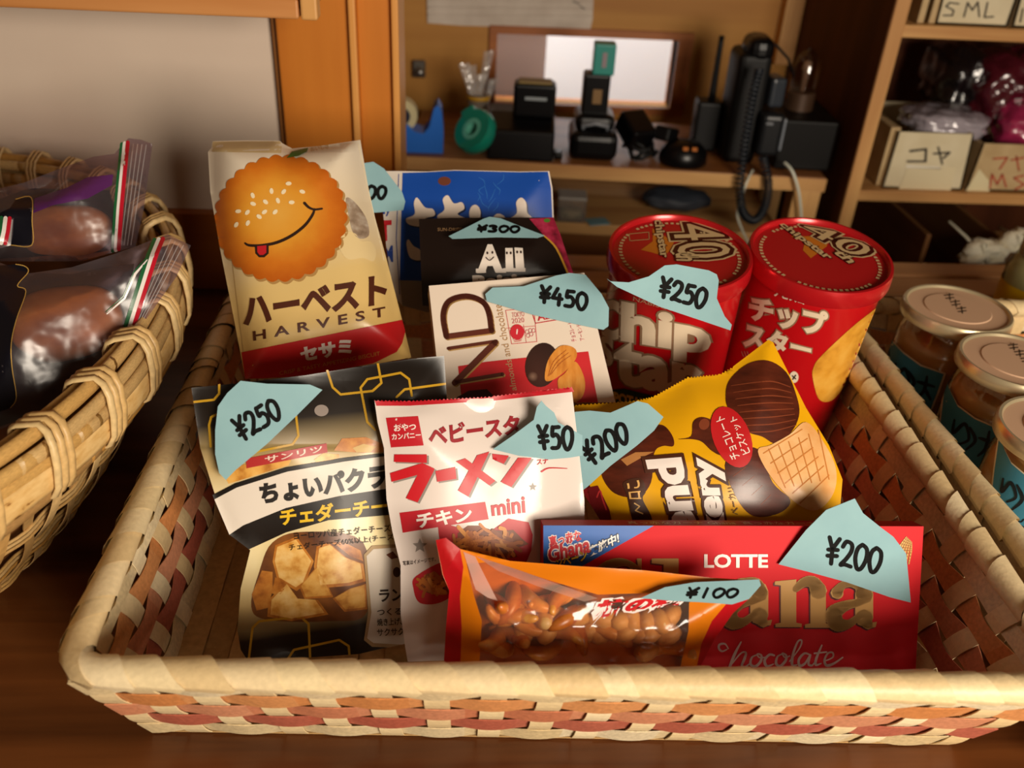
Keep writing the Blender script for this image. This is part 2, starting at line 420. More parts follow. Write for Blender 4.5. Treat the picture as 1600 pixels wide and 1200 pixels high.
    def slab(s, outline, mat, t, side=None, step=6):   # front sheet, back sheet and edges
        pts = []
        for i, a in enumerate(outline):
            b = outline[(i + 1) % len(outline)]; L = math.hypot(b[0] - a[0], b[1] - a[1]); n = max(1, int(L / step)) if s.S.curved else 1
            pts += [(a[0] + (b[0] - a[0]) * k / n, a[1] + (b[1] - a[1]) * k / n) for k in range(n)]
        s.put(fill2d([pts]), mat, 0, None, False); nf = len(s.f)
        b0, v0 = len(s.v), len(s.v); s.put(fill2d([pts]), side or mat, 0, None, False)
        n = np.array(s.S.n)
        for i in range(v0, len(s.v)): s.v[i] = tuple(np.array(s.v[i]) - n * t)
        for i in range(nf, len(s.f)): s.f[i] = s.f[i][::-1]
        X, _ = s.S.hit(pts); k = s.mat(side or mat); b = len(s.v); N = len(pts)
        s.v += [tuple(x) for x in X] + [tuple(x - n * t) for x in X]; uv = [tuple(q) for q in s.S.local(X)]; s.uv += uv + uv
        ar = sum(pts[i - 1][0] * pts[i][1] - pts[i][0] * pts[i - 1][1] for i in range(N))
        for i in range(N):
            j = (i + 1) % N; f = [b + i, b + j, b + N + j, b + N + i]; s.f.append(f if ar > 0 else f[::-1]); s.mi.append(k)
        return s
    def build(s, name, parent=None, smooth=True, loc=None):
        return link_mesh(name, s.v, s.f, s.mats, s.mi, parent, smooth, s.uv, loc)

DIG = {'0': [[(.5, 0), (.15, .2), (.05, .6), (.3, 1), (.65, .95), (.95, .55), (.9, .15), (.5, 0)]],
       '1': [[(.55, 0), (.45, 1)]],
       '2': [[(.1, .25), (.35, .02), (.8, .08), (.85, .35), (.5, .7), (.1, .97), (.4, .93), (.95, .97)]],
       '3': [[(.12, .1), (.5, .0), (.85, .18), (.5, .45), (.85, .65), (.7, .95), (.1, .95)]],
       '4': [[(.5, 0), (.05, .62), (.95, .6)], [(.72, .35), (.68, 1)]],
       '5': [[(.3, .03), (.22, .42), (.6, .36), (.9, .6), (.7, .93), (.1, .97)], [(.3, .05), (.9, .02)]],
       'Y': [[(.1, .0), (.45, .42)], [(.95, -.02), (.45, .42), (.5, 1)], [(.12, .48), (.9, .42)], [(.12, .72), (.9, .66)]]}
def handwrite(pk, st, quad, wd, mat, layer=2):
    n = len(st)
    for i, ch in enumerate(st):
        for ln in DIG[ch]:
            sm = ch in '0235'
            l2 = catmull(ln, 5) if sm and len(ln) > 2 else ln
            P = bilin(quad, [(i + .06 + .84 * p[0]) / n for p in l2], [1 - p[1] for p in l2])
            pk.stroke([tuple(p) for p in P], wd, mat, layer)

# ------------------------------------------------------------------ the place: wall, posts, counter, recess behind
CREAM = blotch_mat('plaster_cream', [(0, 'd4c0ae'), (1, 'dccab8')], 8, .8, 'Object')
POST = wood('varnished_post', 'b5651c', 'c97a2a', 'z', 16, .38)
POST2 = wood('varnished_edge', 'd08c40', 'd99a52', 'z', 16, .35)
PLY = wood('plywood_panel', 'a26c28', 'b07c34', 'x', 14, .55)
PINE = wood('pale_pine', 'b98650', 'd3a468', 'x', 24, .5)
PINEZ = wood('pale_pine_upright', 'b98650', 'd3a468', 'z', 24, .5)
DARKW = wood('dark_stained_wood', '4a2410', '6a3a1a', 'y', 18, .5)
TABLE = wood('counter_wood', '4a260f', '6b3c1a', 'x', 26, .32, .4)
RAIL = wood('rail_wood', 'a87244', 'ba8654', 'x', 26, .45)
WHITEW = pbr('white_paint', 'e6e6e2', .7)

def struct(name, lo, hi, mat, bev=0.0):
    o = MB().box(lo, hi, bev).build(name, mat); o['kind'] = 'structure'; return o
FLZ = -0.8
YW = 0.72                                          # front face of the wall at the back of the counter
struct('floor', (-2.2, -1.2, FLZ - .05), (2.2, 2.2, FLZ), wood('floor_boards', '50301a', '6a4426', 'x', 10))
xa = lambda px, py=120, y=YW: aty(px, py, y).x
zw = lambda px, py, y=YW: aty(px, py, y).z
x0, x1, x2, x3, x4 = xa(442), xa(552), xa(563), xa(615), xa(626)
struct('wall_left', (-2.0, YW, FLZ), (x0 - .004, YW + .06, 1.5), CREAM)
struct('trim_1', (-2.0, YW - .012, 0.0), (x0, YW - .0005, zw(300, 325)), wood('base_board', '8f4d17', 'a55f20', 'x', 14, .4), .001)
struct('trim_2', (x0 - .004, YW - .006, FLZ), (x0, YW + .06, 1.5), wood('reveal_strip', '7a4a20', '8a5828', 'z', 14))
struct('trim_3', (x0, YW - .012, FLZ), (x1, YW + .07, 1.5), POST, .0015)
struct('trim_4', (x1, YW - .018, FLZ), (x2, YW + .07, 1.5), POST2, .0015)
struct('trim_5', (x2, YW - .010, FLZ), (x3, YW + .07, 1.5), POST, .0015)
struct('trim_6', (x3, YW - .016, FLZ), (x4, YW + .07, 1.5), POST2, .0015)
YB = 1.22                                          # plywood back of the recess
wl, wr = xa(775, 100, YB), xa(1054, 100, YB)
wt, wb = zw(900, 56, YB), zw(900, 163, YB)
xr = xa(1222, 60, YB)
b = MB()
b.box((-.35, YB, FLZ), (wl, YB + .02, 1.5)).box((wl, YB, wt), (wr, YB + .02, 1.5)).box((wl, YB, FLZ), (wr, YB + .02, wb)).box((wr, YB, FLZ), (1.6, YB + .02, 1.5))
o = b.build('wall_back', PLY); o['kind'] = 'structure'
b = MB(); f = .010
b.box((wl - f, YB - .006, wb - f), (wl, YB + .03, wt + f)).box((wr, YB - .006, wb - f), (wr + f * 2, YB + .03, wt + f)).box((wl, YB - .006, wt), (wr, YB + .03, wt + f)).box((wl, YB - .006, wb - f), (wr, YB + .03, wb))
o = b.build('window_1', wood('window_frame_wood', '8a4c1c', 'a4602a', 'x', 20, .4)); o['kind'] = 'structure'
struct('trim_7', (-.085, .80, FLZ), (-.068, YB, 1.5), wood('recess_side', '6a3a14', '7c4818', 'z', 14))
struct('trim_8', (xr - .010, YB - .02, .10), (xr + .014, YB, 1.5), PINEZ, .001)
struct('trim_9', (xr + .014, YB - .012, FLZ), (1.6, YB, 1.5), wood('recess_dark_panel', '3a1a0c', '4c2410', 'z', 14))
# the bright room seen through the small opening
struct('wall_next_room', (-.4, 1.80, -.6), (1.2, 1.84, 1.2), WHITEW)
struct('wall_next_room_return', (-.4, 1.42, -.6), (xa(852, 100, 1.42), 1.46, 1.2), pbr('grey_mauve_paint', '9d8f8c', .8))

c = thing('shop_counter', (0, .2, FLZ), 'dark polished wooden shop counter under all the baskets', 'counter')
MB().box((-1.6, -.30, -.035), (1.6, .716, 0), .002).build('counter_top', TABLE, c)
MB().box((x4, .728, -.05), (1.6, .764, 0), .002).build('rail', RAIL, c)
MB().box((x4, .770, -.05), (1.6, .80, 0), .002).build('rail', RAIL, c)
MB().box((-1.6, .05, FLZ), (1.6, .07, -.035)).build('front_panel', DARKW, c)
MB().box((-1.6, .69, FLZ), (1.6, .71, -.035)).build('back_panel', DARKW, c)

# ------------------------------------------------------------------ baskets
STRAW = straw('pale_straw', ['e0c896', 'e8d4a8', 'd8bb88', 'eedcb4'], .42, 420, (1, 1, 1), .35, .6, .3)
WHT = straw('bleached_strip', ['e4d0a8', 'dcc494', 'e9dab8'], .45, 500)
ORG = straw('orange_strip', ['d48a50', 'dc9a62', 'cc7c44'], .45, 500)
PNK = straw('salmon_strip', ['cf8460', 'd89672', 'c67856'], .45, 500)
RED = straw('russet_strip', ['b25a46', 'bc6a54', 'a64e3c'], .45, 500)
BASEM = straw('basket_floor_strip', ['b08a58', 'c09a66', '9c7848'], .5, 300)

def woven_wall(name, parent, ct, cb, rows=5, cols=(WHT, ORG, PNK, RED, WHT), pitch=.0215):
    """ct/cb: four top and four bottom corners in turn; strips laced over and under upright stakes"""
    cx = sum((V(p) for p in cb), V()) / 4
    for si in range(4):
        A, B, A2, B2 = V(ct[si]), V(ct[(si + 1) % 4]), V(cb[si]), V(cb[(si + 1) % 4])
        L = (B2 - A2).length; ns = max(4, round(L / pitch)); out = ((B - A).cross(V((0, 0, 1)))).normalized()
        if out.dot((A + B) / 2 - cx) < 0: out = -out
        P = lambda u, v: A2.lerp(B2, u).lerp(A.lerp(B, u), v)
        mb = MB(); amp = .0009; ss = ns * 8; hh = 1 / rows
        for r in range(rows):
            vs, ph = [], math.pi * r
            for k in range(ss + 1):
                u = k / ss; o = math.cos(math.pi * u * ns + ph); vc = 1 - (r + .5) * hh
                h = hh * (.43 + .09 * o); tilt = 0
                for e in (-1, 1): vs.append(P(u, min(1, max(0.0, vc + e * h))) + out * (amp * o + tilt))
            for k0 in range(0, ss):
                pass
            # one island per lap so every lap takes its own tone
            step = 16; st = 4 if r % 2 == 0 else 12; cuts = [0] + [q for q in range(st, ss, step)] + [ss]
            for a, bb in zip(cuts[:-1], cuts[1:]):
                n = bb - a + 1; mb.add(vs[2 * a:2 * bb + 2], [(2 * q, 2 * q + 2, 2 * q + 3, 2 * q + 1) for q in range(n - 1)], r)
        for j in range(ns + 1):
            vs = []; wd = .005 / L; u0 = min(max(j / ns, wd), 1 - wd)
            for q in range(rows * 4 + 1):
                v = q / (rows * 4); o = -math.cos(math.pi * j) * math.sin(math.pi * (rows - v * rows)) if False else -math.cos(math.pi * j + math.pi * ((1 - v) * rows - .5))
                for e in (-1, 1): vs.append(P(u0 + e * wd, v) + out * (amp * o))
            mb.add(vs, [(2 * q, 2 * q + 1, 2 * q + 3, 2 * q + 2) for q in range(rows * 4)], len(cols))
        w_ = link_mesh(name, mb.v, mb.f, list(cols) + [STRAW], mb.m, parent, False)
        md = w_.modifiers.new('strip', 'SOLIDIFY'); md.thickness = .0005; md.offset = 0

def wrapped_rim(name, parent, ct, r=.0059, rad=.016, lap=.0175, mat=STRAW, seed=1):
    rnd = random.Random(seed); path = []
    for i in range(4):
        p, a, b = V(ct[i]), V(ct[i - 1]), V(ct[(i + 1) % 4]); d1, d2 = (a - p).normalized(), (b - p).normalized()
        for k in range(7):
            t = k / 6; path.append((p + d1 * rad).lerp(p, t).lerp(p.lerp(p + d2 * rad, t), t))
    path.append(path[0]); cum = [0]
    for a, b in zip(path[:-1], path[1:]): cum.append(cum[-1] + (b - a).length)
    Lt = cum[-1]; cs = np.array(cum); X = np.array(path)
    def at(s):
        s = s % Lt; p = V([np.interp(s, cs, X[:, k]) for k in range(3)]); e = .004
        q = V([np.interp((s + e) % Lt, cs, X[:, k]) for k in range(3)]); t = (q - p).normalized(); return p, t.cross(V((0, 0, 1))).normalized()
    mb = MB(); n = int(Lt / lap); lap = Lt / n; NP = 14
    for k in range(n):
        vs = []; tw = -.75 + rnd.uniform(-.35, .25); rb = r + rnd.uniform(-.0003, .0004); w_ = lap * rnd.uniform(1.2, 1.6)
        for a in range(NP + 1):
            ph = 2 * math.pi * a / NP
            for j in range(4):
                s = k * lap + w_ * j / 3 + tw * lap * ((ph / (2 * math.pi)) if ph < math.pi else 1 - ph / (2 * math.pi)) * 2
                p, o = at(s); rr = rb + .0011 * (j / 3) ** 1.5 - .0005
                vs.append(p + o * (math.cos(ph) * rr * 1.12) + V((0, 0, 1)) * (math.sin(ph) * rr))
        mb.add(vs, [(a * 4 + j, a * 4 + j + 1, a * 4 + j + 5, a * 4 + j + 4) for a in range(NP) for j in range(3)])
    o = mb.build(name, mat, parent, True); return o

def tray(label, loc, ct, cb, group=None, seed=1, cols=(WHT, ORG, PNK, RED, WHT)):
    t = thing('wicker_basket', loc, label, 'basket')
    top = [V(p) - V((0, 0, .0055)) for p in ct]
    woven_wall('woven_side', t, top, cb, cols=cols)
    wrapped_rim('wrapped_rim', t, ct, seed=seed)
    mb = MB(); (ax, ay), (bx, by) = (min(p[0] for p in cb), min(p[1] for p in cb)), (max(p[0] for p in cb), max(p[1] for p in cb))
    n = int((bx - ax) / .0125); qa, qb, qc, qd = [V((p[0], p[1], 0)) for p in cb]
    def fl(x, y, z): u, v = (x - ax) / (bx - ax), (y - ay) / (by - ay); p = qa.lerp(qb, u).lerp(qd.lerp(qc, u), v); return (p.x, p.y, z)
    for i in range(n):
        xa_, xb_ = ax + (bx - ax) * i / n, ax + (bx - ax) * (i + 1) / n - .0006; m = 24
        vs = [fl(x, ay + (by - ay) * k / m, .0022 + .0008 * math.cos(k * math.pi * .5 + math.pi * i)) for k in range(m + 1) for x in (xa_, xb_)]
        mb.add(vs, [(2 * q, 2 * q + 1, 2 * q + 3, 2 * q + 2) for q in range(m)])
    mb.prism([(p.x, p.y, .0004) for p in (qa, qb, qc, qd)], (0, 0, .0009))
    mb.build('basket_floor', BASEM, t)
    return t
BT = [(-.148, .2375, .072), (.259, .2235, .072), (.259, .560, .072), (-.148, .562, .072)]
BB = [(-.1335, .2625, .001), (.238, .249, .001), (.240, .545, .001), (-.1335, .548, .001)]
tray('rectangular pale straw basket in the middle, filled with packaged snacks', (.05, .4, 0), BT, BB, seed=3)
BT2 = [(.2805, .20, .072), (.66, .19, .072), (.66, .562, .072), (.2790, .562, .072)]
BB2 = [(.2930, .22, .001), (.64, .21, .001), (.64, .552, .001), (.2915, .552, .001)]
tray('straw basket cut off by the right edge, holding glass jars', (.47, .4, 0), BT2, BB2, seed=8)

# round bamboo basket of bread
RC, RA, RB, RZ = (-.362, .425), .2000, .252, .125
CANE = straw('split_bamboo', ['c89a55', 'd8b06c', 'b98640', 'e0bd80', '8a5c2a'], .38, 160, (3, 3, 12), .4, .5)
LACE = straw('bamboo_lacing', ['dcb87e', 'e6c992', 'd2a866'], .4, 300)
STAKE = straw('bamboo_stake', ['d2a868', 'deba80', 'c49656'], .45, 300)
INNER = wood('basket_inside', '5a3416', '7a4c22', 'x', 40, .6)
rb = thing('bamboo_basket', (RC[0], RC[1], 0), 'round bamboo basket with laced rim at left, filled with bagged bread', 'basket')
el = lambda t, k, z, d=0: V((RC[0] + (RA * k + d) * math.cos(t), RC[1] + (RB * k + d) * math.sin(t), z))
rnd = random.Random(5); mb = MB(); NT = 120
for (d, z, r) in [(.000, RZ, .0042), (.0045, RZ - .005, .0042), (.0062, RZ - .0105, .0036), (.0045, RZ - .0285, .0036), (-.006, RZ - .003, .004), (-.008, RZ - .012, .0045), (-.008, RZ - .021, .0045)]:
    ph = [rnd.uniform(0, 6.28) for _ in range(3)]
    seg = 6
    for q in range(seg):                           # spliced lengths of split cane
        a0, a1 = 2 * math.pi * q / seg + ph[2], 2 * math.pi * (q + 1.06) / seg + ph[2]
        mb.tube([el(a0 + (a1 - a0) * k / 24, 1, z + .0012 * math.sin(5 * (a0 + (a1 - a0) * k / 24) + ph[0]) , d + .001 * math.sin(7 * (a0 + (a1 - a0) * k / 24) + ph[1])) for k in range(25)], [(r * .62, r)] * 25, 8, rz=(0, 0, 1))
mb.build('rim', CANE, rb, True)
SLAT = blotch_mat('speckled_bamboo', [(0, '3a220c'), (.16, '8a5c28'), (.34, 'd2a866'), (1, 'e2be80')], 130, .35, 'Object', (1, 1, 2.5), 5, .1, .22, .62)
mb = MB(); mb.tube([el(2 * math.pi * k / 150, 1, RZ - .0195 + .0006 * math.sin(9 * math.pi * k / 75), .0072) for k in range(150)], [(.0016, .0066)] * 150, 10, closed=True, rz=(0, 0, 1)); mb.build('rim_slat', SLAT, rb, True)
NBD = 40
for i in range(NBD):
    t = 2 * math.pi * (i + .35) / NBD; mb = MB()
    for s in (-1.15, 0, 1.15):
        lp = []
        for k in range(14):
            a = 2 * math.pi * k / 14; ca, sa = math.cos(a), math.sin(a)
            d = -.0008 + .0122 * math.copysign(abs(ca) ** .75, ca); z = RZ - .0128 + .0186 * math.copysign(abs(sa) ** .7, sa)
            lp.append(el(t + s * .0036 / RA * .85 + .014 * sa * (1 if ca > 0 else -.3), 1, z, d))
        mb.tube(lp, [(.0008, .0019)] * 14, 6, closed=True)
    mb.build('rim_lacing', LACE, rb, True)
kz = lambda z: .66 + .335 * (max(z, 0) / .1) ** .7
mb = MB(); NS = 84; rows = [.014, .038, .062, .086]
for i in range(NS):
    vs = []; t0 = 2 * math.pi * i / NS; lean = .02 * (1 if i % 2 else -1)
    for q in range(27):
        z = .102 * q / 26; wv = math.cos(math.pi * (z - .014) / .024) * (1 if i % 2 else -1)
        for e in (-1, 1): vs.append(el(t0 + lean * math.sin(math.pi * q / 9) + e * .0135, kz(z), z, .0022 * wv))
    mb.add(vs, [(2 * q, 2 * q + 1, 2 * q + 3, 2 * q + 2) for q in range(26)])
for o_ in [mb.build('upright_strips', STAKE, rb, False)]:
    md = o_.modifiers.new('strip', 'SOLIDIFY'); md.thickness = .0006; md.offset = 0
mb = MB()
for r, z in enumerate(rows):
    for dz in (-.0022, 0, .0022):
        mb.tube([el(2 * math.pi * k / (NS * 3), kz(z), z + dz, -.0008 - .0012 * math.cos(math.pi * r) * (-1) * math.cos(math.pi * k / 3)) for k in range(NS * 3)], .0009, 6, closed=True)
mb.build('woven_cane', CANE, rb, True)
mb = MB(); mb.add([el(2 * math.pi * k / 60, kz(.0), .002) for k in range(60)], [tuple(range(60))]); mb.build('basket_floor', INNER, rb)
mb = MB(); vs = [el(2 * math.pi * k / 80, kz(z) , z, -.006) for z in (.004, .03, .06, .1) for k in range(80)]
mb.add(vs, [(i * 80 + k, i * 80 + (k + 1) % 80, (i + 1) * 80 + (k + 1) % 80, (i + 1) * 80 + k) for i in range(3) for k in range(80)]); mb.build('dark_backing', INNER, rb, True)  # added dark wall behind the weave, blocks light so the gaps look shaded

# ------------------------------------------------------------------ packaged snacks in the middle basket
WAX = 'dcc8a4'
def scallop(cx, cy, rx, ry, n=26, d=.035, rot=0):
    out = []
    for k in range(n * 6):
        a = 2 * math.pi * k / (n * 6); q = 1 + d * abs(math.sin(a * n / 2)) - d / 2
        x, y = rx * q * math.cos(a), ry * q * math.sin(a); c, s_ = math.cos(rot), math.sin(rot)
        out.append((cx + x * c - y * s_, cy + x * s_ + y * c))
    return out
def zigzag(a, b, n, d):
    (ax, ay), (bx, by) = a, b; L = math.hypot(bx - ax, by - ay); nx, ny = -(by - ay) / L, (bx - ax) / L
    return [(ax + (bx - ax) * k / (2 * n) + nx * d * (k % 2), ay + (by - ay) * k / (2 * n) + ny * d * (k % 2)) for k in range(2 * n + 1)]
def jig(cx, cy, r, n, seed, sq=1.0):
    q = random.Random(seed); return [(cx + r * q.uniform(.75, 1.15) * math.cos(2 * math.pi * k / n), cy + r * sq * q.uniform(.75, 1.15) * math.sin(2 * math.pi * k / n)) for k in range(n)]

# -- red chocolate box at the front
t = T(640, 760, 1.9048)
P0 = aty(1140, 1043, .285)
S = Flat(P0, 27, 1.5)
out = t((398, 116), (1530, 119), (1506, 545), (392, 545))
RED = 'c8101c'
pk = Pack(S, clip=out); pk.slab(out, ink(RED, .5, .15), .0105, ink('a80e1a', .5, .15))
S_red = S
g = thing('chocolate_box', S.at_plane([(1140, 1043)])[0], 'red chocolate bar box with gold lettering standing at the basket front', 'box')
BLUE = 'c05a'
pk.poly(t((398, 116), (728, 116), (500, 245), (398, 246)), '1058a8', 1)
pk.text('真っ赤な', t((412, 148), (508, 128), (513, 162), (417, 182)), 'c2202a', 4, .03, out=(ink('f0e4e0'), .06))
pk.text('Ghana', t((410, 180), (535, 146), (538, 196), (414, 226)), 'c2202a', 4, .035, out=(ink('f0e4e0'), .06))
pk.text('ンペーン', t((432, 217), (525, 187), (529, 217), (436, 244)), 'e8cf30', 4, .025, out=(ink('14284e'), .07))
pk.text('実施中!', t((530, 180), (620, 135), (624, 167), (534, 210)), 'f0eee8', 4, .025, out=(ink('14284e'), .07))
pk.text('LOTTE', t((876, 201), (1066, 201), (1066, 242), (876, 242)), 'efe0d8', 3, .03)
GOLD, SHD = ink('b88a46', .45), ink('5a0a0c', .4)
def gana(dx, dy, m, l):
    q = lambda *p: [(x + dx, y + dy) for x, y in t(*p)]
    # capital letter, tall letter, then the round letters with heavy stems and serifs
    pk.stroke(q((690, 262), (650, 228), (600, 232), (560, 275), (552, 330), (575, 385), (630, 412), (685, 395), (690, 345)), [12, 10, 17, 27, 30, 26, 14, 12, 14], m, l, sm=True)
    pk.poly(q((640, 335), (715, 335), (715, 350), (640, 350)), m, l); pk.poly(q((676, 214), (690, 214), (690, 275), (684, 275)), m, l)
    pk.poly(q((720, 214), (800, 214), (800, 415), (755, 415), (755, 232), (720, 228)), m, l)
    for ox in (0, 312):
        o = [(x + ox, y) for x, y in [(0, 0)]][0]
        w_ = lambda *p: q(*[(x + ox, y + (6 if ox else 0)) for x, y in p])
        pk.stroke(w_((958, 310), (975, 288), (1000, 282), (1030, 290), (1040, 318)), [19, 12, 11, 20, 27], m, l, sm=True)
        pk.ell(*w_((962, 312))[0], 8.5, 8.5, m, l)
        pk.stroke(w_((1040, 310), (1040, 385), (1052, 405)), [28, 28, 15], m, l)
        pk.poly(w_((1040, 402), (1078, 396), (1074, 412), (1050, 416), (1036, 412)), m, l)
        pk.stroke(w_((1030, 338), (985, 348), (950, 372), (960, 402), (995, 402), (1030, 375)), [10, 16, 27, 25, 13, 9], m, l, sm=True)
    pk.poly(q((1086, 282), (1150, 276), (1150, 405), (1166, 408), (1166, 418), (1088, 418), (1088, 408), (1104, 405), (1104, 294), (1086, 292)), m, l)
    pk.stroke(q((1148, 305), (1172, 285), (1200, 284), (1216, 310)), [10, 15, 19, 27], m, l, sm=True)
    pk.poly(q((1192, 305), (1238, 305), (1238, 407), (1254, 410), (1254, 420), (1176, 420), (1176, 410), (1192, 407)), m, l)
gana(-2.2, 2.2, SHD, 2); gana(0, 0, GOLD, 3)
SCR = ink('e8cfc6', .45)
for s_, w_ in (([(948, 482), (938, 468), (922, 470), (920, 482), (930, 490), (944, 484)], [1, 2, 2, 1]), ([(986, 462), (966, 500), (948, 548)], [1.2, 2.6, 2.4]), ([(958, 528), (985, 496), (1000, 494), (996, 512), (988, 532), (998, 536), (1012, 526)], [1, 1.6, 2.4, 2, 1]),
               ([(1034, 500), (1018, 508), (1014, 528), (1028, 535), (1044, 520), (1046, 502), (1034, 498), (1040, 508), (1058, 508)], [1, 2.4, 2.4, 1.4, 1.2]), ([(1084, 502), (1070, 500), (1056, 516), (1062, 534), (1082, 528)], [1.8, 2.2, 2.6, 1]), ([(1108, 498), (1094, 506), (1090, 526), (1102, 534), (1118, 518), (1120, 502), (1108, 496), (1116, 508), (1130, 504)], [1, 2.4, 2.4, 1.4, 1.2]),
               ([(1130, 520), (1160, 480), (1166, 458), (1154, 462), (1140, 500), (1138, 530), (1152, 530)], [1, 1.4, 1.6, 2.6, 1]), ([(1190, 500), (1174, 496), (1158, 514), (1160, 532), (1176, 526), (1192, 500), (1186, 526), (1196, 532), (1206, 522)], [1.4, 2.2, 2.4, 1.4, 2.2, 1]), ([(1226, 472), (1210, 510), (1208, 530), (1224, 526)], [1.4, 2.4, 2.2, 1]), ([(1204, 496), (1240, 492)], [1.6, 1.4]),
               ([(1232, 520), (1258, 508), (1258, 494), (1244, 496), (1234, 516), (1240, 532), (1262, 526), (1288, 508)], [1, 1.6, 1.8, 2.6, 1.2])):
    pk.stroke(t(*s_), [1.7 * q for q in w_], SCR, 3, sm=True)
for k in range(6): pk.stroke(t((1440 + 9 * k, 245 - 3 * k), (1452 + 8 * k, 190), (1478 + 3 * k, 150 + 3 * k)), [2, 3, 1.5], 'c8963a', 2, sm=True)
pk.build('box_body', g, False)
Stop = Flat(P0, 27, 1.5); Stop.n = None
def on_top(quad):                                  # the narrow top face of the box
    return quad
pk.S = S
top = [np.array(S.at_plane([p])[0]) for p in (out[0], out[1])]
mb = MB(); a, b_ = top; bk = -S.n * .0105; nup = S.W
bmx = text2d('真っ赤なガーナ Ghana  真っ赤なガーナ', .0); co = np.array([(v.co.x, v.co.y) for v in bmx.verts]); lo, hi = co.min(0), co.max(0)
vs = [a + (b_ - a) * (.22 + .5 * (x - lo[0]) / (hi[0] - lo[0])) + bk * (.25 + .5 * (y - lo[1]) / (hi[1] - lo[1])) + nup * EPS for x, y in co]
bmx.verts.index_update(); mb.add(vs, [[v.index for v in f_.verts] for f_ in bmx.faces]); bmx.free()
mb.build('top_lettering', ink('c89a70'), g)

# -- orange bag of rice crackers and peanuts, clear window, lying against the box
out = t((78, 160), (108, 153), (150, 186), (225, 204), (300, 222), (480, 236), (700, 250), (900, 272), (1000, 278), (1030, 282), (1042, 296), (1008, 336), (962, 378), (905, 460), (852, 560), (500, 566), (100, 562), (108, 420), (118, 310), (98, 262))
S = Pillow(aty(900, 1045, .266), 26, -1, out, .0125, .016, .0018, 40, 2)
bagp = S
g = thing('snack_bag', S.at_plane([(850, 1040)])[0], 'orange and red bag with a clear window showing rice crackers and peanuts', 'snack bag')
pk = Pack(S, clip=None)
pk.put(fill2d([t((78, 160), (108, 153), (150, 186), (100, 265)), ]), 'b01418', 0, cl=False)
RR, OR_ = ink('b5131c', .3), ink('d9780e', .3)
pk.put(fill2d([t((150, 186), (160, 240), (150, 330), (155, 420), (150, 564), (100, 562), (108, 420), (118, 310), (100, 264))]), RR, 0)
pk.put(fill2d([t((150, 186), (225, 204), (300, 222), (250, 225), (170, 230), (190, 320), (215, 400), (205, 564), (150, 564), (155, 420), (150, 330), (160, 240))]), OR_, 0)
pk.put(fill2d([t((300, 222), (480, 236), (700, 250), (900, 272), (1000, 278), (985, 300), (880, 330), (700, 318), (560, 322), (470, 296), (360, 262), (250, 225))]), OR_, 0)
pk.put(fill2d([t((880, 330), (985, 300), (900, 400), (868, 470), (850, 562), (800, 563), (830, 430), (832, 345))]), OR_, 0)
pk.put(fill2d([t((1000, 278), (1030, 282), (1042, 296), (1008, 336), (962, 378), (905, 460), (852, 562), (850, 562), (868, 470), (900, 400), (985, 300))]), RR, 0)
win = t((170, 230), (250, 225), (360, 262), (470, 296), (560, 322), (700, 318), (880, 330), (832, 345), (830, 430), (800, 563), (205, 564), (215, 400), (190, 320))
pk.put(fill2d([win]), film('clear_snack_film', 'fbe6cc', .04, .12, 55, .8, .05), 0)
FOLD = film('fold_highlight_film', 'f0c8b8', .10, .15, 60, .8, .45)  # pale hazy patches along the fold; its highlight is put into their colour
pk.put(fill2d([t((160, 194), (195, 208), (222, 262), (262, 340), (232, 330), (196, 306))]), FOLD, 3)
pk.put(fill2d([t((196, 206), (330, 250), (470, 300), (560, 332), (520, 342), (380, 296), (262, 250))]), film('fold_highlight_film_thin', 'f4d8c4', .10, .15, 60, .8, .2), 3)
pk.text('柿の種', t((550, 338), (835, 318), (815, 350), (548, 392)), 'c8141c', 5, .05, .25, out=(ink('f2e6e0'), .1))
pk.put(fill2d([out]), ink('c86a10', .35), 0, .6, False)
pk.build('bag_skin', g)
# the crackers and peanuts inside: one of each, then copies
CRK = [blotch_mat('rice_cracker_glaze_%d' % k, [(0, a_), (1, b_)], 200, .35, 'Object') for k, (a_, b_) in enumerate([('c4702c', 'dc9a48'), ('b05a20', 'c8782e'), ('cf8238', 'e4a858')])]
NUT = blotch_mat('peanut_skin', [(0, 'd09650'), (1, 'e8bc7c')], 150, .5, 'Object')
rnd = random.Random(11)
def crescent(k):
    mb = MB(); n = 12
    pts = [V((.0125 * math.cos(a), .0125 * math.sin(a), 0)) for a in [math.pi * (.18 + .64 * i / n) for i in range(n + 1)]]
    c_ = sum(pts, V()) / len(pts)
    mb.tube([p - c_ for p in pts], [(.0004 + .0034 * math.sin(math.pi * (i + .3) / (n + .6)) ** .7,) * 2 for i in range(n + 1)], 10)
    return mb.build('rice_cracker', CRK[k % 3], None, True, loc=(0, 0, 0))
def peanut(k):
    mb = MB(); mb.blob(Matrix.Diagonal((.0068, .0048, .0046, 1)), 2, .07, 2, k); return mb.build('peanut', NUT, None, True, loc=(0, 0, 0))
protoc, proton = [crescent(k) for k in range(3)], peanut(1)
cnt = {'c': 0, 'n': 0}
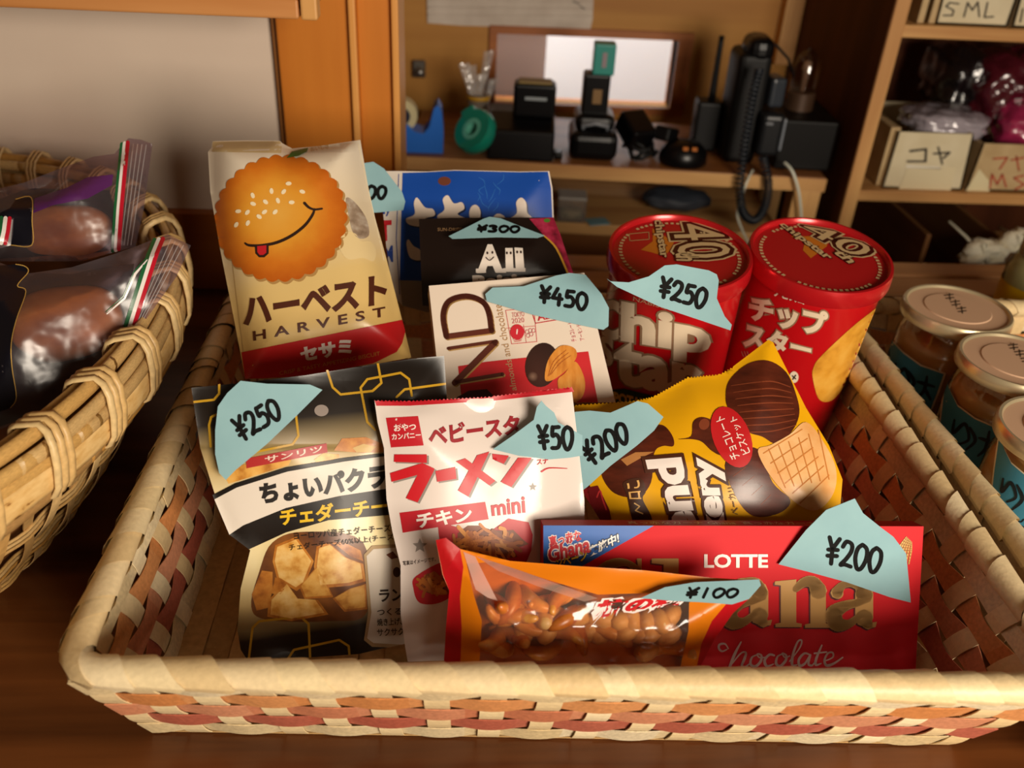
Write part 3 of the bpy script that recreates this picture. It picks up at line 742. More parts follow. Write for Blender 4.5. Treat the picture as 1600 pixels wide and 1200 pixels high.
for row in range(5):
    for col in range(15):
        x, y = 258 + col * 39 + rnd.uniform(-9, 9) + (row % 2) * 18, 345 + row * 46 + rnd.uniform(-10, 10)
        if x > 795 or (row == 0 and x > 470) : continue
        p = t((x, y))[0]; X = S.at_plane([p]); h = float(S.bulge(S.local(X))[0])
        if h < .0065: continue
        nut = (x > 500 and rnd.random() < .72) or rnd.random() < .12
        if nut: o = proton if cnt['n'] == 0 else copy_tree(proton); cnt['n'] += 1
        else:
            k = rnd.randrange(3); o = protoc[k] if not protoc[k].get('label') else copy_tree(protoc[k]); cnt['c'] += 1
        tag(o, *(('tan peanut behind the clear window of the orange snack bag', 'peanut', 'peanuts in the orange bag') if nut else ('glazed crescent rice cracker behind the clear window of the orange snack bag', 'rice cracker', 'rice crackers in the orange bag')))
        o.location = V(S.at_plane([p], h - .0060)[0] + S.n * rnd.uniform(-.002, .0004)); o.rotation_euler = (rnd.uniform(0, 6.3), rnd.uniform(-.7, .7), rnd.uniform(0, 6.3))

# -- white noodle snack bag with red lettering
t = T(570, 580, 2.5)
top = zigzag((585, 625), (638, 626), 9, 2) + zigzag((640, 626), (770, 619), 22, 2) + zigzag((772, 618), (893, 604), 20, 2)
out = top + [(897, 640), (903, 690), (913, 780), (916, 1020), (760, 1030), (637, 1034), (633, 1010), (626, 960), (626, 884), (613, 830), (604, 780), (600, 700), (590, 660)]
S = Pillow(aty(650, 1030, .287), 31, 14, out, .008, .02, .0030, 34, 5)
S_noodle = S
g = thing('snack_bag', S.at_plane([(775, 1035)])[0], 'white noodle snack bag with bold red lettering and a red top edge', 'snack bag')
pk = Pack(S, clip=None); pk.pillow(out, ink('d8ccc4', .24))
R2, R3, GY = 'b81c28', '96242c', '8a8078'
pk.poly(top + [(897, 612), (772, 626), (640, 634), (588, 634)], R2, 1)
pk.poly(t((82, 182), (208, 175), (230, 290), (102, 298)), R2, 1)
pk.text('おやつ', t((112, 208), (198, 202), (200, 230), (114, 236)), 'efe0d8', 3, .025)
pk.text('カンパニー', t((103, 244), (217, 236), (219, 260), (106, 268)), 'efe0d8', 3, .025)
pk.text('ベビースタ', t((245, 215), (604, 168), (606, 244), (252, 296)), R3, 3, .045)
for d, c_, l in (((9, 9), GY, 2), ((0, 0), 'bf1420', 3)):
    q = lambda *p: t(*[(x + d[0] * .9, y + d[1] * .6) for x, y in p])
    for p in (((115, 325), (242, 325), (242, 358), (113, 354)), ((98, 398), (225, 358), (272, 380), (268, 392), (206, 512), (160, 496), (205, 405), (104, 432)), ((275, 390), (353, 374), (358, 420), (282, 432)),
              ((355, 352), (392, 340), (510, 428), (486, 446)), ((438, 328), (486, 314), (404, 490), (363, 466)), ((497, 322), (562, 330), (542, 362), (500, 344)), ((598, 338), (652, 338), (572, 452), (530, 432))):
        pk.poly(q(*p), c_, l)
pk.poly(t((135, 553), (470, 510), (484, 578), (148, 631)), R2, 1)
pk.text('チキン', t((198, 556), (415, 528), (420, 586), (205, 614)), 'efe4dc', 3, .035)
pk.text('mini', t((490, 508), (624, 488), (628, 552), (496, 566)), R2, 3, .03)
star = lambda cx, cy, r: [(cx + (r if k % 2 == 0 else r * .45) * math.sin(k * math.pi / 5), cy - (r if k % 2 == 0 else r * .45) * math.cos(k * math.pi / 5)) for k in range(10)]
pk.poly(t(*star(215, 682, 30)), GY, 1); pk.poly(t(*star(656, 452, 17)), GY, 1)
pk.text('写真はイメージです。', t((148, 742), (276, 724), (277, 742), (150, 760)), '4a4440', 3, .01)
pk.text('スナ', t((670, 345), (715, 338), (717, 360), (672, 367)), R2, 3, .02)
pk.stroke(t((690, 392), (720, 378), (790, 380)), [3, 2, 1], R2, 2, sm=True)
pk.poly(t((285, 602), (330, 600), (470, 640), (560, 575), (640, 590), (656, 640), (650, 700), (630, 748), (470, 800), (300, 740)), R2, 1, sm=False)
pk.poly(t((190, 850), (200, 800), (330, 742), (345, 860), (290, 905), (215, 905)), R2, 1, sm=True)
rn = random.Random(3); NOOD = ['c87828', 'a85a1c', 'd8903c', '8a4416', 'b86a24']
def noodles(cx, cy, rx, ry, n, sd):
    rn = random.Random(sd)
    for k in range(n):
        r_, a = math.sqrt(rn.random()) * .8, rn.uniform(0, 6.3); x, y = cx + rx * r_ * math.cos(a), cy + ry * r_ * math.sin(a); th = rn.uniform(0, 3.14); L = rn.uniform(25, 55)
        dx, dy = L * math.cos(th), L * .7 * math.sin(th); b_ = rn.uniform(-12, 12)
        pk.stroke(t((x - dx, y - dy), (x + b_, y - b_), (x + dx, y + dy)), rn.uniform(4, 6.5), NOOD[rn.randrange(5)], 2 + k % 4, sm=True)
pk.poly(t(*jig(470, 675, 150, 18, 2, .5)), '7a3a14', 2); noodles(470, 672, 150, 78, 46, 4)
pk.poly(t(*jig(270, 835, 60, 12, 6, .55)), '7a3a14', 2); noodles(270, 832, 62, 36, 20, 7)
pk.build('bag_skin', g)

# -- black and cream cracker pouch at left
t = T(280, 560, 2.4)
out = [(299, 606), (380, 598), (480, 586), (560, 573), (640, 561), (694, 556), (698, 620), (692, 700), (676, 800), (652, 900), (655, 1000), (560, 1022), (388, 1034), (376, 1015), (371, 985), (376, 920), (391, 860), (362, 830), (335, 770), (313, 700)]
S = Pillow(aty(390, 1030, .290), 27, 17, out, .009, .022, .0022, 32, 9)
S_pouch = S
g = thing('snack_pouch', S.at_plane([(520, 1040)])[0], 'black and cream cheese rusk pouch with gold squares at left in basket', 'snack pouch')
uvp = lambda *p: S.uv(*p)
pk = Pack(S, clip=out)
BK = linear_mat('pouch_print', uvp(480, 588), uvp(520, 1040), [(0, '17110d'), (.13, '1c140e'), (.27, 'b59c68'), (.34, 'd9c79a'), (.60, 'dccb98'), (.74, 'c9b078'), (.86, '1c140e'), (1, '140f0b')], .3)
pk.pillow(out, BK)
GL = ink('b98e22', .3)
for p in (((150, 95), (150, 132), (130, 155), (40, 165)), ((118, 330), (112, 250), (120, 220), (150, 205), (420, 190), (438, 215), (447, 290), (425, 322), (290, 350)),
          ((555, 45), (575, 108), (605, 135), (725, 122), (758, 92), (742, 5)), ((735, 268), (705, 238), (680, 110), (705, 78), (830, 54), (862, 78), (872, 140)), ((815, 145), (845, 116), (1000, 95)),
          ((258, 1150), (275, 1010), (300, 985), (455, 968), (485, 995), (492, 1150)), ((405, 1130), (430, 1092), (600, 1055), (635, 1078), (642, 1150))):
    pk.stroke(t(*p), 3.6, GL, 2)
pk.ell(*t((533, 195))[0], 11, 9, '8c8078', 3)
pk.poly(t((250, 375), (552, 318), (556, 352), (252, 412)), 'a82a2a', 3)
pk.text('サンリツ', t((320, 368), (535, 326), (539, 348), (322, 392)), 'e0c8b8', 5, .02)
RUSK = [blotch_mat('printed_rusk_%d' % k, [(0, a_), (.5, b_), (1, c_)], 160, .35) for k, (a_, b_, c_) in enumerate([('a8661c', 'd39a44', 'dfae5c'), ('c0802c', 'e0b060', 'ecc884'), ('8a4a14', 'b87228', 'cc8c3c')])]
for p, k in (((580, 345), (610, 300), (700, 295), (790, 330), (780, 350), (690, 355)), 2), (((170, 440), (230, 400), (330, 385), (420, 380), (410, 400), (250, 450), (185, 470)), 0), (((505, 380), (540, 355), (600, 360), (600, 372), (520, 395)), 1):
    pk.poly(t(*p), RUSK[k], 2)
pk.poly(t((650, 335), (690, 320), (740, 330), (715, 352), (665, 352)), 'c9a86a', 3)
pk.poly(t((125, 512), (210, 468), (400, 408), (620, 372), (790, 352), (790, 364), (620, 386), (405, 424), (215, 484), (132, 528)), '15100d', 4)
pk.poly(t((132, 528), (215, 484), (405, 424), (620, 386), (790, 364), (790, 486), (600, 515), (400, 560), (240, 625), (188, 660)), 'd9cfc2', 4)
pk.poly(t((188, 660), (240, 625), (400, 560), (600, 515), (790, 486), (790, 586), (560, 606), (400, 652), (262, 715)), '17110d', 4)
pk.text('ちょいパクラス', t((298, 468), (858, 378), (862, 472), (306, 548)), '1a1412', 6, .055)
pk.text('チェダーチーズ', t((375, 562), (850, 508), (852, 574), (380, 628)), 'dcb424', 6, .035)
pk.text('ヨーロッパ産チェダーチーズ使', t((428, 652), (820, 618), (822, 646), (431, 680)), '2a2018', 6, .005)
pk.text('チェダーチーズ60%以上(チーズ分)', t((410, 696), (840, 652), (842, 678), (413, 724)), '2a2018', 6, .003)
pk.poly(t((300, 800), (350, 690), (470, 650), (690, 690), (705, 950), (560, 985), (330, 980), (270, 930)), blotch_mat('printed_rusk_shadow', [(0, '4a2410'), (1, '8a5424')], 60, .35), 1, sm=True)
for p, k in (((360, 700), (440, 668), (505, 760), (470, 850), (440, 872), (368, 830), (350, 760)), 1), (((560, 690), (620, 690), (680, 720), (690, 760), (640, 740), (590, 700)), 2), (((515, 705), (560, 690), (625, 745), (690, 770), (700, 835), (640, 852), (520, 862), (505, 780)), 1), (((450, 855), (520, 775), (578, 895), (470, 902)), 0), (((272, 885), (310, 795), (350, 800), (350, 870), (332, 935), (290, 945)), 2), (((335, 905), (400, 838), (445, 900), (520, 905), (560, 960), (420, 985), (330, 968)), 1), (((575, 900), (640, 862), (700, 845), (705, 940), (620, 950)), 0), (((360, 820), (410, 850), (380, 890), (345, 880)), 2):
    pk.poly(t(*p), RUSK[2], 2); cx = sum(x for x, y in p) / len(p); cy = sum(y for x, y in p) / len(p)
    pk.poly(t(*[(cx + (x - cx) * .88, cy + (y - cy) * .88 - 3) for x, y in p]), RUSK[k], 3)
pk.poly(t((692, 735), (722, 702), (900, 690), (880, 1086), (722, 1080), (692, 1055), (708, 950)), 'a88c64', 4)
pk.poly(t((702, 740), (728, 714), (900, 702), (880, 1074), (728, 1066), (704, 1048), (720, 950)), 'd2c8ba', 5)
pk.text('ラン', t((748, 866), (838, 860), (838, 908), (750, 912)), '3a302a', 7, .03)
for k, s_ in enumerate(('つくる時', '焼き上げ、す', 'サクサクの')): pk.text(s_, t((740, 936 + 38 * k), (868, 930 + 38 * k), (868, 958 + 38 * k), (742, 964 + 38 * k)), '3a302a', 7, .015)
pk.poly(t((775, 735), (800, 722), (820, 745), (795, 752)), '6a3a24', 6); pk.ell(*t((815, 800))[0], 6, 8, '4a342c', 6)
pk.build('bag_skin', g)

# -- yellow chocolate biscuit bag
t = T(840, 520, 3.0769)
top = zigzag(*t((95, 358), (215, 342)), 8, 2.2) + zigzag(*t((220, 342), (480, 324)), 14, 2.2) + zigzag(*t((485, 322), (560, 304), ), 6, 2.2) + zigzag(*t((565, 300), (720, 212)), 12, 2.2) + zigzag(*t((725, 212), (870, 198)), 10, 2.2) + zigzag(*t((875, 198), (940, 162)), 5, 2.2) + t((1110, 33), (1132, 45))
out = top + t((1290, 360), (1400, 540), (1466, 705), (1450, 900), (1300, 985), (400, 985), (300, 900), (200, 740), (150, 560), (115, 440))
S = Pillow(aty(1140, 822, .338), 44, -10, out, .011, .02, .002, 40, 12)
S_yellow = S
g = thing('snack_bag', S.at_plane([(1140, 825)])[0], 'yellow chocolate biscuit bag tilted behind the red box', 'snack bag')
pk = Pack(S, clip=out); pk.pillow(out, ink('dba00c', .28))
CH = blotch_mat('printed_chocolate', [(0, '3a1408'), (1, '5c2412')], 60, .3, stretch=(1, 3, 1))
CHL = ink('7a3a22', .3)
WAF = blotch_mat('printed_waffle', [(0, 'd99a58'), (1, 'e8bd86')], 60, .35)
pk.poly(t((100, 380), (150, 400), (200, 740), (330, 900), (260, 900), (120, 460)), '7a1418', 1)
pk.poly(t((310, 690), (330, 640), (430, 570), (520, 470), (560, 445), (610, 448), (650, 500), (652, 545), (600, 545), (560, 580), (545, 720), (480, 790), (370, 772)), CH, 2, sm=True)
pk.poly(t((400, 610), (470, 575), (560, 572), (500, 600), (430, 640)), 'a8703c', 3)
pk.poly(t((900, 640), (960, 580), (1060, 560), (1130, 720), (1215, 805), (1160, 868), (1040, 882), (960, 800)), CH, 2, sm=True)
for k in range(4): pk.stroke(t((940 + 45 * k, 690 + 45 * k), (1000 + 40 * k, 645 + 45 * k)), [1, 2.2, 1], CHL, 3)
pk.poly(t((905, 300), (925, 225), (1010, 150), (1110, 135), (1195, 190), (1240, 290), (1258, 385), (1225, 470), (1150, 533), (1080, 500), (1000, 470), (920, 370)), CH, 3, sm=True)
for k in range(8): pk.stroke(t((930 + 10 * k, 255 + 32 * k), (1040, 240 + 34 * k), (1130, 235 + 34 * k), (1215 + 4 * k, 262 + 26 * k)), [1, 2, 2, 1], CHL, 4, sm=True)
pk.poly(t((1058, 570), (1120, 540), (1210, 490), (1290, 430), (1370, 520), (1432, 650), (1422, 770), (1345, 852), (1250, 825), (1130, 705)), WAF, 4, sm=True)
WL = ink('c07838', .35)
for k in range(6):
    pk.stroke(t((1085 + 35 * k, 580 + 48 * k), (1270 + 26 * k, 465 + 44 * k)), 1.7, WL, 5)
    pk.stroke(t((1110 + 48 * k, 560 - 18 * k), (1190 + 42 * k, 745 - 8 * k)), 1.7, WL, 5)
pk.poly(t((676, 512), (738, 498), (748, 430), (790, 406), (850, 430), (880, 500), (885, 585), (840, 570), (790, 525), (740, 512)), CH, 3, sm=True)
pk.ell(*t((800, 440))[0], 8, 9, CHL, 4, 30)
pk.ell(*t((932, 502))[0], 29, 50, 'b81a1e', 5, -22)
pk.text('チョコレート', t((930, 616), (852, 412), (893, 396), (974, 598)), 'efdcd0', 7, .01)
pk.text('ビスケット', t((982, 590), (918, 412), (952, 398), (1024, 574)), 'efdcd0', 7, .01)
for s_, q in (('end', ((612, 985), (517, 612), (692, 598), (782, 985))), ('kery', ((790, 985), (722, 598), (886, 598), (948, 985)))):
    pk.text(s_, t(*q), 'e8dcd4', 7, .045, out=(ink('45200e'), .07))
pk.poly(t((412, 720), (495, 700), (520, 760), (505, 800), (545, 880), (545, 940), (470, 940), (432, 790)), '40200f', 4, sm=True)
pk.text('ロこ', t((440, 800), (428, 722), (488, 708), (500, 800)), 'd9a860', 6, .02); pk.stroke(t((465, 820), (490, 835), (470, 855), (505, 870)), 2, 'd9a860', 6)
pk.text('ベーカリー', t((932, 880), (908, 710), (928, 702), (975, 872)), '6a4a10', 6, .01)
pk.poly(t((240, 745), (290, 735), (345, 850), (370, 985), (290, 985)), '6a1014', 3)
pk.stroke(t((285, 790), (300, 760), (312, 800), (330, 850)), 2.4, 'b83030', 4, sm=True)
pk.build('bag_skin', g)

# -- white almond chocolate box
t = T(560, 230, 2.79)
S = Flat(aty(830, 632, .405), 42, 4)
out = t((307, 604), (985, 547), (1120, 1112), (362, 1116))
S_almond = S
g = thing('chocolate_box', S.at_plane([(830, 632)])[0], 'white almond chocolate box with a red band, leaning mid basket', 'box')
pk = Pack(S, clip=out); pk.slab(out, ink('ddcdbc', .32), .018, ink('b09478', .35))
pk.poly(t((434, 955), (560, 935), (700, 920), (1002, 890), (1045, 1116), (452, 1116)), 'c02026', 1)
BR, GE = ink('5a2a1e', .3), ink('b08a52', .3)
for m, l, d in ((GE, 2, 5), (BR, 3, 0)):
    pk.stroke(t((384 + d, 826 + d), (582 + d, 800 + d)), 8.5, m, l)
    pk.stroke(t((384 + d, 826 + d), (370 + d, 735 + d), (395 + d, 672 + d), (470 + d, 650 + d), (538 + d, 672 + d), (568 + d, 720 + d), (580 + d, 800 + d)), 8.5, m, l, sm=True)
    pk.stroke(t((392 + d, 878 + d), (602 + d, 846 + d)), 5, m, l); pk.stroke(t((596 + d, 852 + d), (420 + d, 1028 + d)), 9.5, m, l); pk.stroke(t((425 + d, 1024 + d), (628 + d, 990 + d)), 6, m, l)
pk.text('almonds and chocolate', t((664, 1062), (590, 690), (624, 684), (690, 1060)), 'b08a62', 3, .0)
pk.stroke(t((642, 712), (765, 700), (778, 848), (668, 858)), 1, 'c85a5a', 2, closed=True)
pk.stroke(t((645, 790), (770, 780)), .8, 'c85a5a', 2); pk.stroke(t((720, 775), (732, 852)), .8, 'c85a5a', 2)
pk.ell(*t((692, 806))[0], 11, 12, 'c02430', 3); pk.stroke(t((692, 796), (690, 814)), 2, 'ecd8d0', 4)
for k in range(5): pk.stroke(t((668 + k * 3, 824 + 6 * k), (718 - k * 2, 820 + 6 * k)), .9, 'c02430', 2)
for cx, cy in ((736, 806), (750, 800), (740, 822), (754, 816), (764, 800)): pk.ell(*t((cx, cy))[0], 3.2, 3.6, 'c87a7a', 3, hole=.7)
pk.stroke(t((756, 718), (885, 700), (892, 748), (772, 768)), 1.4, 'b82030', 2, closed=True); pk.text('ALM', t((775, 728), (870, 712), (874, 742), (782, 758)), 'b82030', 3, .02)
for k in range(2): pk.text(('TOKYO', '2020')[k], t((668, 722 + 26 * k), (722, 716 + 26 * k), (724, 738 + 26 * k), (670, 744 + 26 * k)), 'c87070', 3, .0)
pk.text('チョコレート', t((930, 850), (912, 765), (932, 760), (952, 846)), 'c85a66', 3, .0); pk.text('アーモンド', t((968, 846), (950, 775), (966, 770), (986, 840)), 'c85a66', 3, .0)
DKC = radial_mat('printed_dark_nut', S.uv(*t((760, 1000))[0]), .024, [(0, '8a6a58'), (.14, '3c1c12'), (1, '241009')], .3, .02)
pk.ell(*t((800, 950))[0], 26, 35, DKC, 3, 12); pk.poly(t((430, 1090), (480, 1062), (560, 1055), (620, 1116), (440, 1116)), '3a1a12', 3)
ALM = blotch_mat('printed_almond', [(0, 'b0641e'), (.5, 'cf8430'), (1, 'dc9a48')], 60, .3, stretch=(4, 1, 1))
pk.poly(t((868, 1020), (900, 985), (945, 935), (985, 1010), (980, 1080), (940, 1116), (890, 1100)), ALM, 4, sm=True)
pk.poly(t((812, 1012), (826, 930), (872, 872), (915, 866), (948, 885), (946, 925), (900, 978), (845, 1016)), ALM, 5, sm=True)
for k in range(3): pk.stroke(t((826 + 6 * k, 1000 - 4 * k), (850 + 14 * k, 935 + 4 * k), (905 + 10 * k, 885 + 12 * k)), [1, 1.4, .8], 'a8581a', 6, sm=True)
pk.build('box_body', g, False)

# -- black raisin biscuit bag behind it
out = t((264, 313), (400, 308), (850, 306), (880, 380), (935, 540), (945, 640), (600, 700), (280, 690), (272, 520))
S = Pillow(aty(780, 445, .475), 40, 3, out, .009, .02, .0012, 40, 15)
S_raisin = S
g = thing('snack_bag', S.at_plane([(780, 470)])[0], 'black biscuit bag with white lettering behind the almond box', 'snack bag')
pk = Pack(S, clip=out); pk.pillow(out, ink('1a100c', .3))
pk.poly(t((745, 312), (850, 306), (880, 380), (940, 560), (908, 545), (862, 440), (808, 385)), blotch_mat('printed_grapes', [(0, '3a0a14'), (.5, '8a1a34'), (1, 'b03050')], 120, .3), 1)
pk.stroke(t((806, 384), (862, 440), (912, 548)), [2, 3, 3], 'b8862c', 2, sm=True); pk.ell(*t((822, 320))[0], 5, 3, '4a7a2a', 2)
pk.text('A', t((520, 424), (628, 424), (632, 546), (516, 550)), 'dcd0c4', 3, .08); pk.text('l', t((640, 440), (672, 440), (676, 540), (642, 542)), 'dcd0c4', 3, .07); pk.text('l', t((680, 438), (716, 440), (724, 536), (686, 540)), 'dcd0c4', 3, .07)
for x in (512, 600): pk.poly(t((x, 530), (x + 44, 530), (x + 44, 548), (x, 548)), 'dcd0c4', 3)
for x in (636, 682): pk.poly(t((x - 4, 528), (x + 46, 528), (x + 46, 544), (x - 4, 544)), 'dcd0c4', 3)
for x, y in ((562, 462), (584, 460), (647, 462), (664, 462), (692, 458), (708, 458)): pk.ell(*t((x, y))[0], 1.5, 2.2, '2a1610', 5)
pk.stroke(t((556, 482), (572, 494), (590, 480)), 1.6, '2a1610', 5, sm=True)
pk.text('Raisin', t((496, 560), (742, 548), (744, 606), (498, 616)), 'dcd0c4', 3, .06)
pk.text('SUN-DRIED', t((345, 352), (455, 352), (455, 366), (345, 366)), '8a6a4a', 3, .0)
pk.build('bag_skin', g)

# -- blue bag at the back
out = t((92, 104), (190, 104), (300, 106), (420, 99), (700, 106), (832, 104), (846, 180), (852, 320), (875, 480), (880, 640), (300, 720), (190, 690), (150, 640), (120, 420))
S = Pillow(aty(740, 450, .515), 26, 0, out, .008, .02, .0012, 30, 21)
S_blue = S
g = thing('snack_bag', S.at_plane([(740, 470)])[0], 'blue and white snack bag with puffy white lettering at the basket back', 'snack bag')
pk = Pack(S, clip=out); pk.pillow(out, ink('cfc4b8', .35))
pk.poly(t((192, 112), (300, 109), (420, 102), (700, 109), (826, 107), (840, 180), (846, 320), (872, 600), (180, 580)), '12459c', 1)
pk.poly(t((180, 580), (872, 600), (880, 660), (300, 720), (192, 690)), '8a847c', 1)
pk.stroke(t((176, 118), (165, 400), (180, 640)), 1.2, '24408a', 2)
pk.text('T', t((85, 320), (145, 318), (146, 408), (90, 410)), 'b8202a', 3, .05); pk.text('My', t((84, 262), (140, 258), (141, 300), (86, 304)), '24408a', 3, .02); pk.text('M', t((110, 430), (150, 428), (152, 500), (114, 502)), '24408a', 3, .03)
PF, PS = ink('d9cabc', .4), ink('0a1c44', .35)
for d, m, l in ((6, PS, 2), (0, PF, 3)):
    for p in (((242, 245), (256, 220), (290, 262), (325, 270), (332, 298), (290, 312), (282, 345), (222, 338), (208, 312), (245, 292)), ((345, 298), (375, 272), (368, 228), (390, 210), (416, 245), (450, 240), (462, 268), (432, 292), (472, 315), (360, 314)), ((688, 240), (710, 220), (731, 242), (736, 285), (756, 314), (658, 316), (690, 288)), ((585, 315), (605, 290), (635, 300), (636, 318)), ((210, 425), (218, 402), (240, 430), (270, 450), (272, 492), (226, 482))):
        pk.poly(t(*[(x + d, y + d) for x, y in p]), m, l, sm=True)
    pk.ell(*t((508 + d, 290 + d))[0], 9, 14, m, l)
pk.ell(*t((375, 148))[0], 10, 7, '6a3a2a', 2)
rn = random.Random(4)
for k in range(12): x, y = rn.uniform(500, 720), rn.uniform(150, 290); pk.stroke(t((x, y), (x + rn.uniform(-30, 30), y - 20), (x + rn.uniform(-40, 40), y - rn.uniform(30, 60))), [.5, 1.0, .5], '2f6cb8', 2, sm=True)
pk.build('bag_skin', g)

# -- tall cream biscuit bag
t = T(300, 200, 3.0)
out = t((75, 112), (92, 90), (96, 62), (250, 58), (412, 60), (424, 72), (470, 96), (600, 84), (720, 66), (789, 56), (800, 120), (838, 350), (908, 600), (985, 900), (1028, 1076), (880, 1102), (700, 1128), (560, 1162), (340, 1174), (250, 1176), (190, 860), (130, 560), (86, 300))
S = Pillow(aty(512, 577, .435), 40, 9, out, .020, .011, .0016, 28, 30)
S_cream = S
g = thing('biscuit_bag', S.at_plane([(512, 577)])[0], 'tall cream biscuit bag with a smiling round biscuit printed on it', 'biscuit bag')
pk = Pack(S, clip=out)
CRM = linear_mat('biscuit_bag_print', S.uv(440, 250), S.uv(520, 560), [(0, 'dacdb8'), (.35, 'd8c6a4'), (.6, 'd6b878'), (1, 'd2ae68')], .3)
pk.pillow(out, CRM)
pk.poly(t((97, 64), (412, 62), (422, 76), (418, 118), (94, 112)), 'ccb688', 1)
pk.stroke(t((190, 640), (255, 1176)), [1, 1.6], 'b89a62', 2); pk.stroke(t((780, 80), (900, 620)), [1.2, 1], 'e6d6b4', 2)
uc = S.uv(*t((400, 400))[0])
COOK = radial_mat('printed_biscuit', uc, .044, [(0, 'dca648'), (.45, 'd8942e'), (.75, 'c8701a'), (1, 'b0540e')], .3, .10, 120)
pk.poly([p for p in scallop(*t((415, 424))[0], 103, 97, 30, .05, -.3)], COOK, 3)
pk.poly([p for p in scallop(*t((422, 432))[0], 104, 98, 30, .05, -.3)], 'a8824c', 2)
for x, y in ((453, 262), (373, 297), (430, 300), (517, 300), (285, 318), (287, 357), (345, 348), (403, 342), (467, 350), (217, 392), (260, 397), (390, 395), (315, 417), (262, 447), (208, 455), (340, 395)):
    pk.ell(*t((x, y))[0], 4.6, 3, 'e8d8b4', 5, (x * 7 + y * 3) % 180)
pk.stroke(t((250, 542), (270, 552), (330, 552), (400, 538), (470, 505), (530, 458), (565, 410), (575, 382)), [3, 4, 4.4, 4.6, 4.6, 4.4, 4, 3], '2c1a12', 6, sm=True)
pk.stroke(t((528, 354), (548, 374), (575, 384), (610, 380)), [4.6, 4, 3.4, 3], '2c1a12', 6, sm=True)
pk.poly(t((295, 553), (360, 547), (360, 590), (340, 608), (315, 608), (298, 590)), '2c1a12', 6); pk.poly(t((306, 556), (349, 552), (349, 586), (335, 597), (318, 597), (307, 584)), 'b81e26', 7)
pk.poly(t((444, 142), (470, 112), (545, 94), (538, 112), (500, 132)), '2f6a24', 5); pk.text('おいしさ', t((555, 92), (640, 76), (642, 96), (558, 112)), 'b08a3c', 5, 0)
CLD = ink('dcc490', .35)
pk.poly(t((690, 560), (700, 510), (735, 485), (770, 500), (790, 530), (840, 535), (862, 580), (850, 625), (800, 610), (730, 615)), CLD, 2, sm=True)
pk.poly(t((722, 330), (760, 345), (815, 420), (830, 500), (790, 520), (755, 490), (735, 410)), blotch_mat('mottled_window', [(0, '6e5a48'), (.5, '9a8672'), (1, 'c0b4a4')], 130, .2), 2, sm=True)  # clear window in flat colour, its highlights painted as paler blotches
pk.text('ハーベスト', t((232, 792), (916, 686), (914, 826), (242, 938)), '4c2416', 5, .045)
pk.text('HARVEST', t((285, 954), (906, 838), (908, 884), (288, 1000)), '4c2416', 5, .02, 0, 1.75)
pk.poly(t((232, 1052), (985, 900), (1000, 955), (985, 1010), (960, 1050), (850, 1104), (690, 1132), (560, 1164), (340, 1178), (250, 1180)), 'b41c1e', 4)
pk.text('セサミ', t((503, 1032), (746, 984), (753, 1058), (514, 1100)), 'e6d6cc', 6, .05)
pk.text('CRISP & TASTY APPETIZING BISCUIT', t((410, 1142), (880, 1048), (882, 1066), (412, 1160)), 'c8823c', 6, .0)
pk.build('bag_skin', g)

# -- two tall red cans
t = T(920, 310, 3.2)
CANR = pbr('can_red', 'b40d14', .28, 0, .6, None, 0, .3); RIMR = pbr('can_rim_red', 'c01a20', .22, .35, .7)
LIDR = pbr('can_lid_red', 'a81619', .3, .1, .6); LTAN = ink('bfa478', .3); LBRN = ink('3c120c', .3)
def can(name, label, lidpx, ax, R=.0400):
    A = V((math.sin(math.radians(ax)), -math.sin(math.radians(8)), 1)).normalized(); Tp = atz(*lidpx, .150); H = .146; B = Tp - A * H
    g = thing(name, B, label, 'can'); M = Matrix.Translation(B) @ V((0, 0, 1)).rotation_difference(A).to_matrix().to_4x4(); D = Drum(B, A, R)
    MB().lathe([(0, 0), (R - .001, 0), (R, .002), (R, H - .0150), (R + .0001, H - .0135), (R + .0001, H - .0125), (R, H - .0115), (R, H - .006), (0, H - .006)], M, 72).build('can_body', CANR, g, True, autosmooth=40)
    Rl = R + .0026
    lid = MB().lathe([(R + .0002, H - .0105), (Rl, H - .0102), (Rl + .0004, H - .0085), (Rl, H - .0015), (Rl - .0006, H + .0003), (Rl - .0022, H + .0004), (Rl - .003, H - .0008), (Rl - .0034, H - .0028), (0, H - .0028)], M, 72, mis=[0] * 7 + [1]).build('lid', [RIMR, LIDR], g, True, autosmooth=40)
    L = Flat(B + A * (H - .0028)); L.n = np.array(A); L.U = np.array([1.0, 0, 0]); L.W = np.cross(L.n, L.U)
    return g, D, L, M, H, Rl, lid
def lid_print(pk, cx, cy, tq, sq, th, st):
    for r0, r1, c_ in ((.965, .95, 'a88458'), (.80, .79, 'a88458')):
        pass
    pk.poly(t(*st), 'b86a1c', 1)
    pk.text('40', t(*tq), LTAN, 6, .0, out=(LBRN, .06)); pk.text('40', t(*tq), LTAN, 4, .09, 0, 1, None, 0.0); pk.text('th', t(*th), LTAN, 6, .03, out=(LBRN, .05))
    pk.text('chipstar', t(*sq), LTAN, 6, .03, out=(LBRN, .05))
def lid_ring(pk, M, H, rr, text):                  # lettering and lines that run round the lid
    mb = MB(); z = H - .0028 + 3 * EPS; n = 64
    for k in range(n):
        if k % 16 in (7, 8): continue
        a0, a1 = 2 * math.pi * (k + .15) / n, 2 * math.pi * (k + .72) / n
        mb.add([M @ V((r * math.cos(a), r * math.sin(a), z)) for r, a in ((rr - .0011, a0), (rr + .0011, a0), (rr + .0008, a1), (rr - .0011, a1))], [(0, 1, 2, 3)])
    return mb
CRMP = ink('d8c4a8', .4); CRMS = ink('8a6a50', .4)
g, D, L, M, H, Rl, lid = can('snack_can', 'tall red chip can with a blue price tag across its rim', (1063, 391), -1.5)
